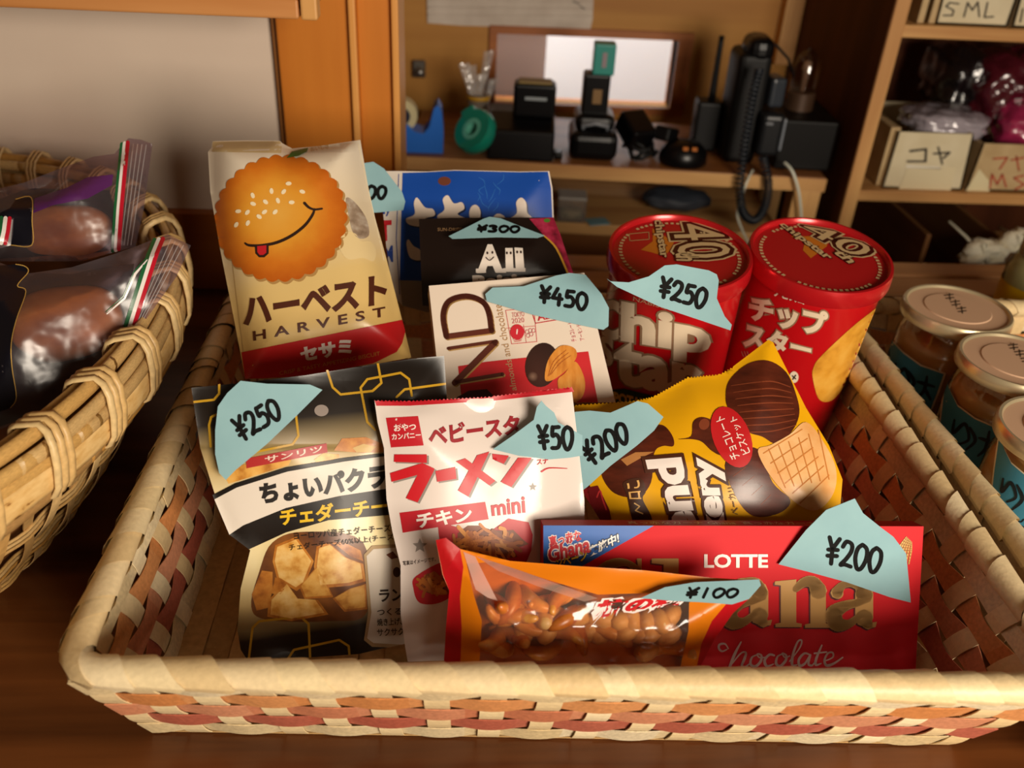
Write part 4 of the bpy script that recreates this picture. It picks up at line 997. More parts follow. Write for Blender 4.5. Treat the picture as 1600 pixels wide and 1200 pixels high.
pk = Pack(L); lid_print(pk, 0, 0, ((650, 128), (722, 296), (452, 308), (408, 134)), ((372, 108), (402, 298), (345, 304), (312, 112)), ((548, 268), (552, 322), (436, 316), (430, 275)), ((260, 258), (320, 215), (318, 150), (395, 200), (430, 190), (420, 240), (380, 290), (310, 270)))
pk.stroke(t((200, 180), (300, 170), (302, 206), (205, 214)), 1.2, 'b08a5c', 2, closed=True); pk.build('lid_print', lid, False)
lid_ring(None, M, H, Rl - .0075, '').build('lid_ring_print', LTAN, lid)
pk = Pack(D, 5)
pk.stroke(t((92, 335), (110, 372), (150, 420)), 3, CRMP, 1); pk.stroke(t((85, 480), (120, 462), (152, 440)), 3, CRMP, 1)
pk.text('NABISCO', t((225, 490), (430, 548), (428, 566), (222, 510)), 'c89878', 2, .0)
pk.text('hip', t((165, 512), (614, 600), (604, 836), (160, 770)), CRMP, 4, .045, out=(CRMS, .03)); pk.text('C', t((60, 500), (165, 512), (160, 716), (40, 690)), CRMP, 3, .045, out=(CRMS, .03))
pk.text('tar', t((126, 692), (566, 800), (562, 1010), (128, 925)), CRMP, 4, .045, out=(CRMS, .03)); pk.text('S', t((55, 680), (128, 700), (122, 850), (50, 820)), CRMP, 3, .045, out=(CRMS, .03))
pk.poly(t((120, 955), (180, 948), (420, 1010), (560, 1060), (540, 1120), (110, 1040)), '1e3a1c', 5); pk.text('POTATO', t((128, 962), (330, 1010), (328, 1062), (130, 1020)), 'd0a83c', 7, .05)
pk.build('side_print', g)
g, D, L, M, H, Rl, lid = can('snack_can', 'tall red chip can at the right, with a printed potato chip', (1283, 396), .5)
pk = Pack(L); lid_print(pk, 0, 0, ((1105, 118), (1440, 258), (1330, 300), (1055, 158)), ((975, 120), (1226, 296), (1182, 318), (938, 138)), ((1262, 262), (1348, 318), (1298, 330), (1212, 272)), ((1070, 260), (1080, 220), (1010, 190), (1100, 190), (1150, 160), (1200, 200), (1190, 240), (1110, 300)))
pk.build('lid_print', lid, False)
lid_ring(None, M, H, Rl - .0075, '').build('lid_ring_print', LTAN, lid)
pk = Pack(D, 5)
pk.text('ナビスコ', t((932, 445), (1083, 490), (1076, 532), (922, 486)), 'e0cdb8', 2, .05)
pk.text('チップ', t((808, 476), (1198, 566), (1190, 702), (800, 608)), CRMP, 4, .05, out=(CRMS, .05))
pk.text('スター', t((782, 608), (1116, 712), (1108, 806), (770, 742)), CRMP, 4, .05, out=(CRMS, .05))
CHIPM = blotch_mat('printed_potato_chip', [(0, 'b0741c'), (.5, 'd09430'), (1, 'd9a444')], 70, .4)
pk.poly(t((1118, 890), (1125, 840), (1150, 800), (1230, 720), (1330, 630), (1420, 560), (1470, 520), (1450, 620), (1330, 850), (1245, 980), (1192, 1016), (1145, 995)), CHIPM, 2, sm=True)
pk.ell(*t((1026, 892))[0], 7, 9, 'd8c8b0', 3); pk.stroke(t((1018, 885), (1034, 900)), 2, '2a1a14', 4); pk.stroke(t((1034, 882), (1020, 902)), 2, '2a1a14', 4)
for k in range(3): pk.stroke(t((765 + 14 * k, 765), (775 + 14 * k, 790)), 1.2, 'b8806a', 2)
pk.build('side_print', g)

# ------------------------------------------------------------------ hand-cut blue price tags
def on(S, px, gap):                               # a point just in front of a package face
    X = S.at_plane([px]); return X[0] + S.n * (gap + float(S.bulge(S.local(X))[0]))
PAPER = blotch_mat('tag_paper', [(0, '7ea6ae'), (1, '88b0b6')], 40, .7); PEN = pbr('marker_pen', '060505', .7, 0, .15)
def price(label, out, S, txt, quad, wd):
    wd *= 1.6; pk = Pack(S, 9); pk.slab(out, PAPER, .0004); handwrite(pk, txt, quad, wd, PEN, 2)
    o = pk.build('price_tag'); tag(o, label, 'price tag', 'hand-cut price tags'); return o
t = T(300, 200, 3.0)
price('pale blue price tag peeking out behind the tall cream biscuit bag', t((780, 168), (850, 158), (900, 190), (985, 300), (1000, 345), (990, 385), (870, 396), (770, 400)), Bent(on(S_blue, (600, 300), .006), 20, 0, 1.0), 'Y300', t((720, 268), (916, 274), (914, 330), (722, 330)), 3.4)
t = T(560, 230, 2.79)
price('pale blue 300 yen tag folded over the black biscuit bag', t((393, 388), (480, 345), (545, 312), (572, 303), (620, 310), (720, 350), (812, 385), (780, 394), (600, 391), (410, 398)), Bent(on(S_raisin, (765, 362), .005), 62, 2, 1.0), 'Y300', t((520, 342), (706, 346), (708, 372), (512, 368)), 2.6)
price('pale blue 450 yen tag on the white almond box', t((553, 640), (585, 612), (720, 606), (860, 560), (920, 548), (990, 556), (1060, 640), (1092, 700), (1090, 780), (1068, 796), (940, 770), (760, 730), (560, 672)), Bent(on(S_almond, (850, 480), .004), 38, 4, -1.0), 'Y450', t((792, 604), (1002, 640), (1002, 712), (784, 672)), 3.8)
t = T(920, 310, 3.2)
price('pale blue 250 yen tag on the red can rim', t((88, 400), (110, 415), (200, 420), (300, 390), (380, 335), (440, 330), (600, 360), (640, 380), (650, 410), (640, 500), (680, 590), (715, 632), (708, 660), (560, 610), (350, 540), (140, 442)), Bent(aty(1060, 470, .411), 10, 3, 5.0), 'Y250', t((362, 392), (602, 458), (582, 552), (345, 486)), 4)
t = T(280, 560, 2.4)
price('pale blue 250 yen tag on the black cracker pouch', t((230, 84), (330, 95), (490, 98), (537, 118), (440, 215), (330, 320), (210, 420), (175, 456), (150, 430), (135, 360), (135, 270), (145, 180), (180, 130)), Bent(on(S_pouch, (405, 670), .004), 27, 10, -2.0), 'Y250', t((192, 236), (356, 148), (392, 214), (232, 314)), 4)
t = T(570, 580, 2.5)
price('pale blue 50 yen tag on the white noodle snack bag', t((690, 115), (706, 134), (740, 162), (755, 200), (850, 250), (850, 330), (800, 338), (720, 345), (600, 330), (500, 305), (580, 250), (660, 190), (672, 140)), Bent(on(S_noodle, (830, 690), .004), 27, 5, -2.0), 'Y50', t((670, 214), (815, 218), (818, 304), (680, 302)), 4)
t = T(840, 520, 3.0769)
price('pale blue 200 yen tag on the yellow biscuit bag', t((180, 380), (250, 374), (350, 384), (430, 350), (480, 328), (530, 340), (605, 405), (560, 470), (480, 540), (350, 640), (240, 740), (140, 814), (114, 740), (150, 670), (172, 610), (165, 520), (148, 430)), Bent(on(S_yellow, (940, 690), .006), 36, -8, -2.0), 'Y200', t((190, 545), (416, 424), (448, 512), (256, 642)), 4)
t = T(640, 760, 1.9048)
price('pale blue 200 yen tag on the red chocolate box', t((1098, 232), (1180, 130), (1240, 70), (1325, 36), (1350, 80), (1400, 120), (1440, 150), (1478, 200), (1492, 346), (1430, 330), (1300, 285), (1190, 255)), Bent(on(S_red, (1320, 860), .004), 25, 2, -2.0), 'Y200', t((1244, 150), (1412, 188), (1402, 258), (1234, 226)), 4)
price('pale blue 100 yen tag on the orange cracker bag', t((688, 332), (760, 300), (850, 285), (1040, 277), (1046, 294), (1010, 335), (960, 351), (860, 344), (790, 341)), Bent(on(bagp, (1060, 920), .005), 58, -1, 1.0), 'Y100', t((828, 303), (984, 306), (978, 330), (816, 332)), 2.6)

# ------------------------------------------------------------------ glass jars in the right-hand basket
JGL = film('jar_glass', 'f2ecdc', .05, .04, 12, .15)
JAM = pbr('amber_jar_contents', 'd0a468', .3, 0, .5, None, 0, .2)
TIN = pbr('lid_metal', 'd0c09a', .3, .6); LIDT = pbr('lid_top_print', 'cda888', .5)
LBL, LBW, BRU, LBG = ink('3a7f96', .5), ink('d8c8a8', .45), ink('141c20', .5), ink('7a8a84', .5)
def jar(label, lidpx, z, R, lab, brush, lidmarks, yaw=0):
    Tp = atz(*lidpx, z); B = V((Tp.x, Tp.y, .0032)); H = z - .0032; g = thing('glass_jar', B, label, 'jar', None); M = Matrix.Translation(B)
    r = R - .0025
    MB().lathe([(0, .0005), (r - .004, .0), (r, .004), (r, H - .024), (r - .0035, H - .017), (r - .0035, H - .004)], M, 64).build('glass_body', JGL, g, True)
    MB().lathe([(0, .003), (r - .005, .003), (r - .002, .006), (r - .002, H - .026), (r - .005, H - .019), (0, H - .019)], M, 48).build('contents', JAM, g, True)
    lid = MB().lathe([(R - .0015, H - .0085), (R, H - .0082), (R + .0003, H - .007), (R, H - .0015), (R - .001, H), (R - .0025, H - .0002), (R - .0035, H - .0016), (R * .62, H - .0016), (R * .6, H - .001), (0, H - .001)], M, 64, mis=[0] * 6 + [1] * 3).build('lid', [TIN, LIDT], g, True, autosmooth=35)
    D = Drum(B, (0, 0, 1), r + .0002); pk = Pack(D, 6)
    pk.poly(lab, LBW, 0); cx = sum(p[0] for p in lab) / len(lab); cy = sum(p[1] for p in lab) / len(lab)
    inn = [(cx + (x - cx) * .94, cy + (y - cy) * .955 + 1) for x, y in lab]; pk.poly(inn, LBL, 1)
    b0 = [inn[0]] + [(x, y + (38 if k else 60)) for k, (x, y) in enumerate(inn[:4])]
    for s_ in brush: pk.stroke(s_, [3.5, 6, 5, 3], BRU, 3, sm=True)
    for k in range(3): pk.stroke([(cx - 30 + 26 * k, cy + 34 + 12 * k), (cx - 20 + 26 * k, cy + 44 + 12 * k), (cx - 14 + 26 * k, cy + 40 + 12 * k)], 2, BRU, 3, sm=True)
    pk.build('paper_label', g)
    L = Flat(B + V((0, 0, H - .001))); L.n = np.array([0, 0, 1.0]); L.U = np.array([1.0, 0, 0]); L.W = np.array([0, 1.0, 0])
    pk = Pack(L)
    for s_ in lidmarks: pk.stroke(s_, 1.6, ink('5a4a3a', .5), 2)
    for k in range(40):
        a = 2 * math.pi * k / 40; q = 2 * math.pi * (k + .6) / 40
        mb = None
    if lidmarks: pk.build('lid_lettering', lid, False)
    return g
t = T(1300, 380, 2.5)
def marks(cx, cy):
    o = []
    for k in range(3):
        x, y = cx + 24 * k, cy + 26 * k
        o += [t((x, y), (x + 34, y - 4)), t((x + 6, y + 12), (x + 36, y + 8)), t((x + 18, y - 8), (x + 22, y + 18))]
    return o
jar('glass jar with a blue label, farthest of the jars in the right-hand basket', (1497, 479), .100, .0348,
    t((205, 330), (232, 375), (280, 425), (350, 475), (446, 508), (420, 580), (372, 700), (280, 700), (150, 640), (170, 500)),
    [t((250, 470), (245, 520), (285, 490), (300, 540), (262, 560)), t((300, 500), (322, 545), (290, 575)), t((335, 540), (400, 560)), t((372, 520), (360, 575), (335, 600)), t((362, 565), (385, 610))], marks(440, 205))
jar('glass jar with a blue label in the middle of the jar row at right', (1592, 561), .100, .0342,
    t((440, 520), (465, 580), (490, 630), (560, 682), (697, 740), (660, 830), (600, 980), (480, 960), (400, 860), (420, 680)),
    [t((480, 690), (475, 740), (520, 705), (535, 765), (495, 785)), t((540, 720), (560, 770), (525, 805)), t((575, 760), (650, 785)), t((615, 735), (600, 800), (570, 830)), t((600, 790), (630, 840))], marks(690, 400))
jar('glass jar with a blue label cut off at the right edge, nearest of the jars', (1668, 672), .100, .0345,
    t((650, 740), (672, 800), (700, 855), (760, 905), (900, 960), (860, 1180), (700, 1150), (610, 1060), (630, 880)),
    [t((670, 920), (665, 970), (700, 935), (720, 990), (685, 1010)), t((725, 945), (745, 1000), (705, 1040)), t((720, 1120), (745, 1110), (740, 1160))], [])
P = atz(1594, 512, 0); g = thing('glass_jar', P, 'yellow labelled jar at the right edge, standing on the counter behind the blue-labelled jars', 'jar')
M = Matrix.Translation(P + V((0, 0, .0003))); R = .029
MB().lathe([(0, 0), (R - .002, 0), (R, .003), (R, .055), (R - .006, .070), (R - .008, .074)], M).build('glass_body', film('jar_glass_green', 'eef2e0', .05, .05, 12, .1), g, True)
MB().lathe([(0, .003), (R - .003, .003), (R - .002, .054), (R - .008, .068), (0, .068)], M).build('contents', pbr('pale_yellow_paste', 'e6deb8', .4), g, True)
MB().lathe([(R + .0002, .012), (R + .0003, .044)], M).build('paper_label', ink('dcae14', .4), g, True)
MB().lathe([(R - .007, .068), (R - .0055, .069), (R - .0055, .083), (R - .007, .0845), (0, .0845)], M).build('lid', pbr('pale_lid', 'd8d4b8', .4), g, True)

# ------------------------------------------------------------------ bread in clear bags in the round basket
BREAD = blotch_mat('bread_crust', [(0, '8a4c1c'), (.5, 'b87430'), (1, 'd49a54')], 30, .5, 'Object', (1, 1, 2), 4, .2)
FILM = film('bread_bag_film', 'e0d2da', .055, .3, 48, 1.0, .04)
GRN, WHI, RD = ink('1d5c34', .2), ink('e2dcd6', .2), ink('b3182a', .2)
NAVY, GOLDL, PURP = ink('0e0d16', .3), ink('b8924a', .3), ink('54245c', .35)
t = T(0, 200, 2.4)
def bread(label, blabel, P0, lean, yaw, out, stripe, off, fin, navy, loafpx, lr, glint=None, purple=None, seed=1, dark=None):
    S = Pillow(P0, lean, yaw, out, .026, .03, .006, 34, seed)
    pk = Pack(S, 9); pk.pillow(out, FILM, None, .7)
    if dark: pk.put(fill2d([dark]), ink('20141e', .3), 0, .65, False)  # dark patch on the back sheet, painted in for the dim see-through inside
    for k, m in enumerate((GRN, WHI, RD)): pk.stroke([(x + off[0] * k, y + off[1] * k) for x, y in stripe], 6.4, m, 4 + k)
    if glint: pk.stroke(glint, [1.5, 4, 3, 2], WHI, 4); pk.stroke([(x - 2, y - 3) for x, y in glint], [1.5, 2, 2, 1], GRN, 5)  # inner reflection of the stripe, painted as a white and green streak
    if purple: pk.poly(purple, PURP, 2)
    if navy: pk.poly(navy, NAVY, 2); pk.stroke(navy[1:-1], 1.5, GOLDL, 3, sm=True)
    for k in range(4):
        a, b_ = fin[0], fin[1]; u = .15 + k * .23; pk.stroke([(a[0][0] + (a[1][0] - a[0][0]) * u, a[0][1] + (a[1][1] - a[0][1]) * u), (b_[0][0] + (b_[1][0] - b_[0][0]) * u, b_[0][1] + (b_[1][1] - b_[0][1]) * u)], 1.2, film('seal_crease', 'f6f0f2', .35, .2, 60, .3, .25), 3)
    o = pk.build('bread_bag'); tag(o, label, 'bread bag', 'bread bags in the round basket')
    if loafpx:
        c = S.at_plane([loafpx], -.006)[0]; Rm = Matrix((V(S.U), V(S.W), V(S.n))).transposed().to_4x4()
        l = MB().blob(Matrix.Translation(V(c)) @ Rm @ Matrix.Diagonal((lr[0], lr[1], .012, 1)), 4, .06, 1.6, seed, 0, 2.6).build('bread_loaf', BREAD, None, True); tag(l, blabel, 'bread', 'bread in the round basket')
bread('clear bread bag with a straight tricolour stripe at the back of the round basket', 'golden bread loaf in the clear bag at the back of the round basket', aty(110, 395, .485), 50, 12,
      t((-190, 300), (-60, 240), (90, 205), (230, 150), (350, 108), (430, 96), (458, 62), (482, 38), (530, 44), (572, 60), (556, 180), (540, 300), (508, 445), (428, 466), (300, 500), (0, 500), (-190, 500)),
      t((458, 62), (446, 180), (434, 310), (424, 462)), (4.6, -1.2), (t((490, 60), (560, 65)), t((445, 440), (500, 440))), t((40, 300), (60, 268), (118, 262), (121, 350), (120, 440), (40, 440), (0, 440), (0, 320)), t((255, 395))[0], (.024, .017), None, t((130, 265), (250, 225), (330, 185), (425, 175), (420, 215), (330, 265), (200, 290), (125, 320)), 3, t((-190, 310), (90, 230), (400, 210), (425, 300), (415, 455), (0, 490), (-190, 490)))
bread('small clear bag with a striped seal at the far left edge of the round basket', None, aty(0, 425, .45), 40, 14,
      t((-260, 380), (-80, 340), (8, 336), (52, 338), (48, 400), (40, 440), (-60, 470), (-260, 480)), t((6, 338), (0, 385), (-10, 432)), (6.6, .4), (t((38, 345), (50, 345)), t((28, 430), (42, 430))), None, None, None, None, None, 5)
bread('clear bread bag with a bent tricolour stripe at the front of the round basket', 'brown bread loaf in the clear bag at the front of the round basket', aty(120, 560, .40), 48, 16,
      t((-170, 500), (0, 505), (110, 545), (270, 522), (430, 472), (520, 440), (590, 412), (628, 398), (716, 440), (660, 560), (560, 700), (468, 832), (350, 920), (180, 1060), (0, 1130), (-170, 1130)),
      t((580, 420), (556, 478), (530, 560), (492, 680), (450, 815)), (6.6, -.6), (t((630, 415), (700, 445)), t((480, 780), (520, 760))), t((-40, 520), (60, 512), (95, 520), (106, 542), (66, 592), (98, 614), (62, 720), (43, 810), (46, 900), (62, 1010), (40, 1050), (-40, 1080)), t((262, 735))[0], (.027, .020), t((553, 495), (508, 548), (468, 640), (402, 698)), None, 8, t((-170, 540), (270, 545), (500, 500), (440, 800), (340, 910), (180, 1050), (0, 1120), (-170, 1120)))

# ------------------------------------------------------------------ hanging wall cabinet at top left
zb = aty(300, 24, .60).z; xc = aty(496, 12, .60).x
FRM = wood('cabinet_frame_wood', 'b8743a', 'cf9258', 'x', 18, .4)
g = thing('wall_cabinet', (-.5, .66, zb), 'orange wooden wall cabinet hanging above the cream wall, only its bottom edge in view', 'cabinet')
MB().box((-1.3, .612, zb + .004), (xc - .004, YW - .0005, zb + .5), .001).build('body', wood('cabinet_wood', 'a0622c', 'b87a3c', 'x', 18, .45), g)
MB().box((-1.3, .60, zb), (xc - .012, .613, zb + .012), .0015).build('bottom_rail', FRM, g)
MB().box((xc - .0105, .598, zb), (xc, .613, zb + .5), .0015).build('side_rail', wood('cabinet_stile', 'c8904c', 'dca868', 'z', 18, .4), g)

# ------------------------------------------------------------------ desk shelf with the radios behind the counter
ZD = .025
A, B = atz(630, 243, ZD), atz(1292, 279, ZD); yw = math.atan2(B.y - A.y, B.x - A.x); LD = (B - A).length
MD = Matrix.Translation(V((A.x, A.y, 0))) @ Matrix.Rotation(yw, 4, 'Z')
g = thing('desk_shelf', (A.x + LD / 2, A.y + .1, FLZ), 'pine desk shelf behind the counter carrying radios and chargers', 'shelf')
zl = aty(880, 347, A.y).z; dl = .19
MB().box((0, 0, ZD - .017), (LD, dl, ZD), .0015, MD).build('top_board', wood('desk_top_wood', '7a4a26', '9a6436', 'x', 22, .4), g)
MB().box((.0, -.001, ZD - .0165), (LD + .0005, .0005, ZD - .001), .0004, MD).build('front_edging', PINE, g)
MB().box((0, .012, zl - .014), (LD - .034, dl, zl), .001, MD).build('lower_board', PINE, g)
MB().box((LD - .034, .001, FLZ), (LD - .002, .03, ZD - .0165), .001, MD).build('leg', PINEZ, g)
MB().box((LD - .034, .15, FLZ), (LD - .002, dl, ZD - .0165), .001, MD).build('leg', PINEZ, g)
MB().box((0.0, 0, FLZ), (.02, dl, ZD - .0165), .001, MD).build('side_board', DARKW, g)
MB().box((.02, dl - .01, FLZ), (LD - .034, dl, zl - .013), .001, MD).build('back_board', DARKW, g)
MB().box((.02, .02, zl - .075), (LD - .034, .03, zl - .0135), .001, MD).build('rail', wood('desk_rail', '7a4a24', '8f5a2e', 'x', 22, .45), g)

BLK = pbr('black_plastic', '08080a', .3, 0, .3); BLK2 = pbr('black_rubber', '070708', .5, 0, .25); GREYP = pbr('grey_plastic', '6c7076', .35)
def on_desk(px, py): p = atz(px, py, ZD + .0003); return p, depth(p) / FPX
yaw4 = Matrix.Rotation(yw, 4, 'Z')
def rbox(P, w_, d_, h, bev, mat=None, z0=0, x0=0, y0=0, turn=0, tilt=0):
    M = Matrix.Translation(P) @ yaw4 @ Matrix.Rotation(turn, 4, 'Z') @ Matrix.Translation((x0, y0, z0)) @ Matrix.Rotation(tilt, 4, 'X')
    return MB().box((-w_ / 2, 0, 0), (w_ / 2, d_, h), bev, M, 0, 3)

# blue tape dispenser
P, s = on_desk(650, 239); g = thing('tape_dispenser', P, 'bright blue tape dispenser beside the orange post', 'tape dispenser')
BLU = pbr('blue_plastic', '2a74dc', .35)
pp = [aty(x, y, P.y) for x, y in ((592, 240), (692, 240), (693, 210), (690, 175), (684, 164), (678, 170), (671, 198), (662, 209), (648, 206), (634, 194), (620, 186), (604, 190), (594, 205))]
for p in pp: p.z = max(p.z, ZD + .0004)
bm = bmesh.new(); MBt = MB().prism(pp, (0, .032, 0)); MBt.build('body', BLU, g)
Mr = Matrix.Translation(aty(627, 184, P.y) + V((0, .016, 0))) @ Matrix.Rotation(math.pi / 2, 4, 'X'); rr = 24 * s
MB().lathe([(rr * .55, -.009), (rr, -.009), (rr, .009), (rr * .55, .009)], Mr, 40, close=True).build('tape_roll', pbr('cream_tape', 'd8cca0', .35), g, True, autosmooth=40)
MB().lathe([(rr * .3, -.012), (rr * .54, -.012), (rr * .54, .012), (rr * .3, .012)], Mr, 32, close=True).build('hub', pbr('hub_dark', '1a2440', .4), g, True, autosmooth=40)
# cup of clear bags
P, s = on_desk(747, 222); P.y += .03; g = thing('plastic_cup', P, 'clear plastic cup with a yellow band, holding clear bags', 'cup')
M = Matrix.Translation(P); h = 66 * s
MB().lathe([(0, .0004), (14 * s, .0004), (18 * s, h), (17 * s, h), (13.4 * s, .0016), (0, .0016)], M, 32).build('cup_wall', film('cup_film', 'e6dccc', .12, .1, 30, .2, .12), g, True)
MB().lathe([(17.2 * s, h * .86), (18.3 * s, h * .86), (18.4 * s, h * .95), (17.6 * s, h * .95)], M, 32, close=True).build('band', pbr('yellow_band', 'b98a1c', .5), g, True)
rnd = random.Random(9)
for k in range(5):
    mb = MB(); a = -1.0 + .5 * k; vs = []; n = 9; h2 = h * rnd.uniform(1.3, 2.0)
    for i in range(n + 1):
        u = i / n; c = P + V((math.sin(a) * (6 * s + 20 * s * u ** 2) + 2 * s * math.sin(5 * u + k), (k % 2) * 6 * s - 3 * s, .002 + h2 * u)); w_ = (3.5 + 9 * max(0, u - .45)) * s
        for e in (-1, -.3, .4, 1): vs.append(c + V((e * w_, 2.5 * s * math.sin(e * 4 + k + 3 * u), e * .001)))
    mb.add(vs, [(i * 4 + j, i * 4 + j + 1, i * 4 + j + 5, i * 4 + j + 4) for i in range(n) for j in range(3)])
    o = mb.build('clear_bag', film('clear_bag_film', 'f4f0ec', .22, .15, 90, 1.0, .22), None, True); tag(o, 'rolled clear plastic bag standing in the clear cup', 'plastic bag', 'clear bags in the cup')
# green tape ring
P, s = on_desk(742, 243); g_c = P + V((.0, .004, 36 * s))
ax = V((-.60, -.55, .58)).normalized(); M = Matrix.Translation(g_c) @ V((0, 0, 1)).rotation_difference(ax).to_matrix().to_4x4()
g = thing('tape_cutter', P, 'translucent green tape cutter leaning against the black charger', 'tape cutter')
TEAL = pbr('teal_clear_plastic', '28b89c', .10, 0, .6, None, .5)
R1 = 35 * s
MB().lathe([(R1 * .5, -.008), (R1 * .92, -.008), (R1, -.004), (R1, .004), (R1 * .92, .008), (R1 * .5, .008)], M, 40, close=True).build('case', TEAL, g, True, autosmooth=40)
MB().lathe([(R1 * .3, -.008), (R1 * .49, -.008), (R1 * .49, .008), (R1 * .3, .008)], M, 30, close=True).build('tape_roll', pbr('clear_tape', '6ac0a8', .2), g, True, autosmooth=40)
MB().box((-.009, R1 * .85, -.008), (.009, R1 * 1.18, .008), .002, M).build('cutter_tip', TEAL, g)
# big charger with a battery
P, s = on_desk(812, 252); g = thing('battery_charger', P, 'wide black battery charger holding a black battery with a beige top', 'charger')
W_ = 100 * s
bm = bmesh.new(); mb = MB()
M = Matrix.Translation(P) @ yaw4
pr = [V((-W_ * .52, 0, 0)), V((-W_ * .52, .075, 0)), V((-W_ * .52, .075, 62 * s)), V((-W_ * .52, .045, 60 * s)), V((-W_ * .52, .004, 45 * s))]
mb.prism([M @ p for p in pr], (M.to_3x3() @ V((W_ * 1.04, 0, 0)))); o = mb.build('charger_body', BLK, g)
md = o.modifiers.new('edge', 'BEVEL'); md.width = .003; md.segments = 2
rbox(P, 66 * s, .026, 52 * s, .004, None, 56 * s, 18 * s, .03).build('battery', BLK, g)
rbox(P, 52 * s, .022, 3 * s, .001, None, 107.5 * s, 18 * s, .032).build('battery_cap', pbr('beige_plastic', '8a7440', .45), g)
rbox(P, 34 * s, .001, 5 * s, .0003, None, 84 * s, 20 * s, .0292).build('battery_mark', pbr('grey_mark', '8c9498', .5), g)
rbox(P, 14 * s, .02, 12 * s, .003, None, 0.0, W_ * .60, .01).build('plug', BLK, g)
# tall charger with the teal-capped battery
P, s = on_desk(926, 253); g = thing('battery_charger', P, 'black battery charger with a teal-capped battery standing upright in it', 'charger')
rbox(P, 74 * s, .07, 44 * s, .009).build('charger_body', BLK, g)
rbox(P, 62 * s, .05, 26 * s, .008, None, 40 * s, 0, .015).build('charger_step', BLK, g)
mb = MB(); U_ = [M_ for M_ in [(-18, 0), (-20, 10), (0, 16), (20, 10), (18, 0)]]
mb.tube([Matrix.Translation(P) @ yaw4 @ V((x * s, .012 - 0 * y, 46 * s + y * s * .6)) for x, y in U_], 3.6 * s, 8); mb.build('charger_rim', GREYP, g, True)
rbox(P, 41 * s, .026, 62 * s, .003, None, 62 * s, -2 * s, .026).build('battery', BLK, g)
rbox(P, 14 * s, .001, 22 * s, .0003, None, 80 * s, 0, .0254).build('battery_label', pbr('brown_label', '7a5a2c', .5), g)
rbox(P, 33 * s, .022, 46 * s, .002, None, 122 * s, 6 * s, .028).build('battery_cap', pbr('teal_plastic', '2f8a80', .3), g)
rbox(P, 7 * s, .001, 22 * s, .0003, None, 134 * s, 6 * s, .0274).build('cap_mark', pbr('mauve_mark', '8a7a80', .5), g)
# small power adaptors and cradle
P, s = on_desk(1005, 252); g = thing('power_adaptor', P, 'black power adaptor lying tangled in its cord beside the chargers', 'power adaptor')
rbox(P, 44 * s, .04, 36 * s, .004, None, 14 * s, -2 * s, .01, .5, .5).build('adaptor_body', BLK, g)
rbox(P, 26 * s, .03, 22 * s, .003, None, 34 * s, 16 * s, .01, -.6, -.3).build('plug', BLK2, g)
mb = MB(); rn = random.Random(2)
mb.tube([P + V((math.cos(k * .38) * (20 + 8 * math.sin(k * .21)) * s - 4 * s, .014 + .016 * math.sin(k * .38), (8 + 16 * (.5 + .5 * math.sin(k * .17)) + 6 * math.sin(k * .9)) * s)) for k in range(70)], 3.2 * s, 6); mb.build('cord', BLK2, g, True)
P, s = on_desk(1074, 268); g = thing('charging_cradle', P, 'round black charging cradle with small orange figures', 'charging cradle')
M = Matrix.Translation(P + V((0, .03, 0))) @ yaw4 @ Matrix.Diagonal((1.0, .85, 1, 1))
MB().lathe([(0, 0), (36 * s, 0), (39 * s, 6 * s), (36 * s, 22 * s), (24 * s, 34 * s), (0, 36 * s)], M, 40).build('cradle_body', BLK, g, True)
for dx in (-6, 8): rbox(P, 8 * s, .001, 6 * s, .0003, None, 30 * s, dx * s, .006, 0, -.6).build('orange_figure', pbr('orange_print', 'b0641c', .5), g)
P, s = on_desk(1108, 250); P.y += .03; g = thing('two_way_radio', P, 'black two-way radio with a tall thin aerial on the desk shelf', 'radio')
rbox(P, 40 * s, .03, 78 * s, .004).build('radio_body', BLK2, g)
a0, a1 = P + V((4 * s, .012, 76 * s)), aty(1128, 56, P.y + .012)
MB().tube([a0.lerp(a1, k / 6) for k in range(7)], [6 * s, 5.4 * s, 5 * s, 4.6 * s, 4.4 * s, 4.2 * s, 4 * s], 10).build('aerial', BLK2, g, True)
# handset with coiled cord
P, s = on_desk(1170, 268); P.y += .012; g = thing('radio_handset', P, 'black radio set with a coiled cord hanging over the shelf edge', 'radio')
rbox(P, 52 * s, .06, 168 * s, .008, None, 0, -10 * s, .012, 0, -.02).build('radio_body', BLK2, g)
rbox(P, 42 * s, .05, 40 * s, .012, None, 150 * s, -4 * s, .014).build('speaker', BLK, g)
mb = rbox(P, 36 * s, .022, 66 * s, .006, None, 22 * s, 26 * s, -.008); mb.build('handset', pbr('handset_grey', '15171a', .35, 0, .3), g)
rbox(P, 4 * s, .02, 50 * s, .002, None, 32 * s, 44 * s, -.007).build('handset_edge', pbr('handset_trim', '8a929c', .3), g)
rbox(P, 11 * s, .001, 4 * s, .0003, None, 72 * s, 20 * s, -.0085).build('handset_button', GREYP, g)
rbox(P, 24 * s, .03, 44 * s, .004, None, 92 * s, 32 * s, .004, .2).build('handset_cradle', pbr('cradle_grey', '30363e', .3), g)
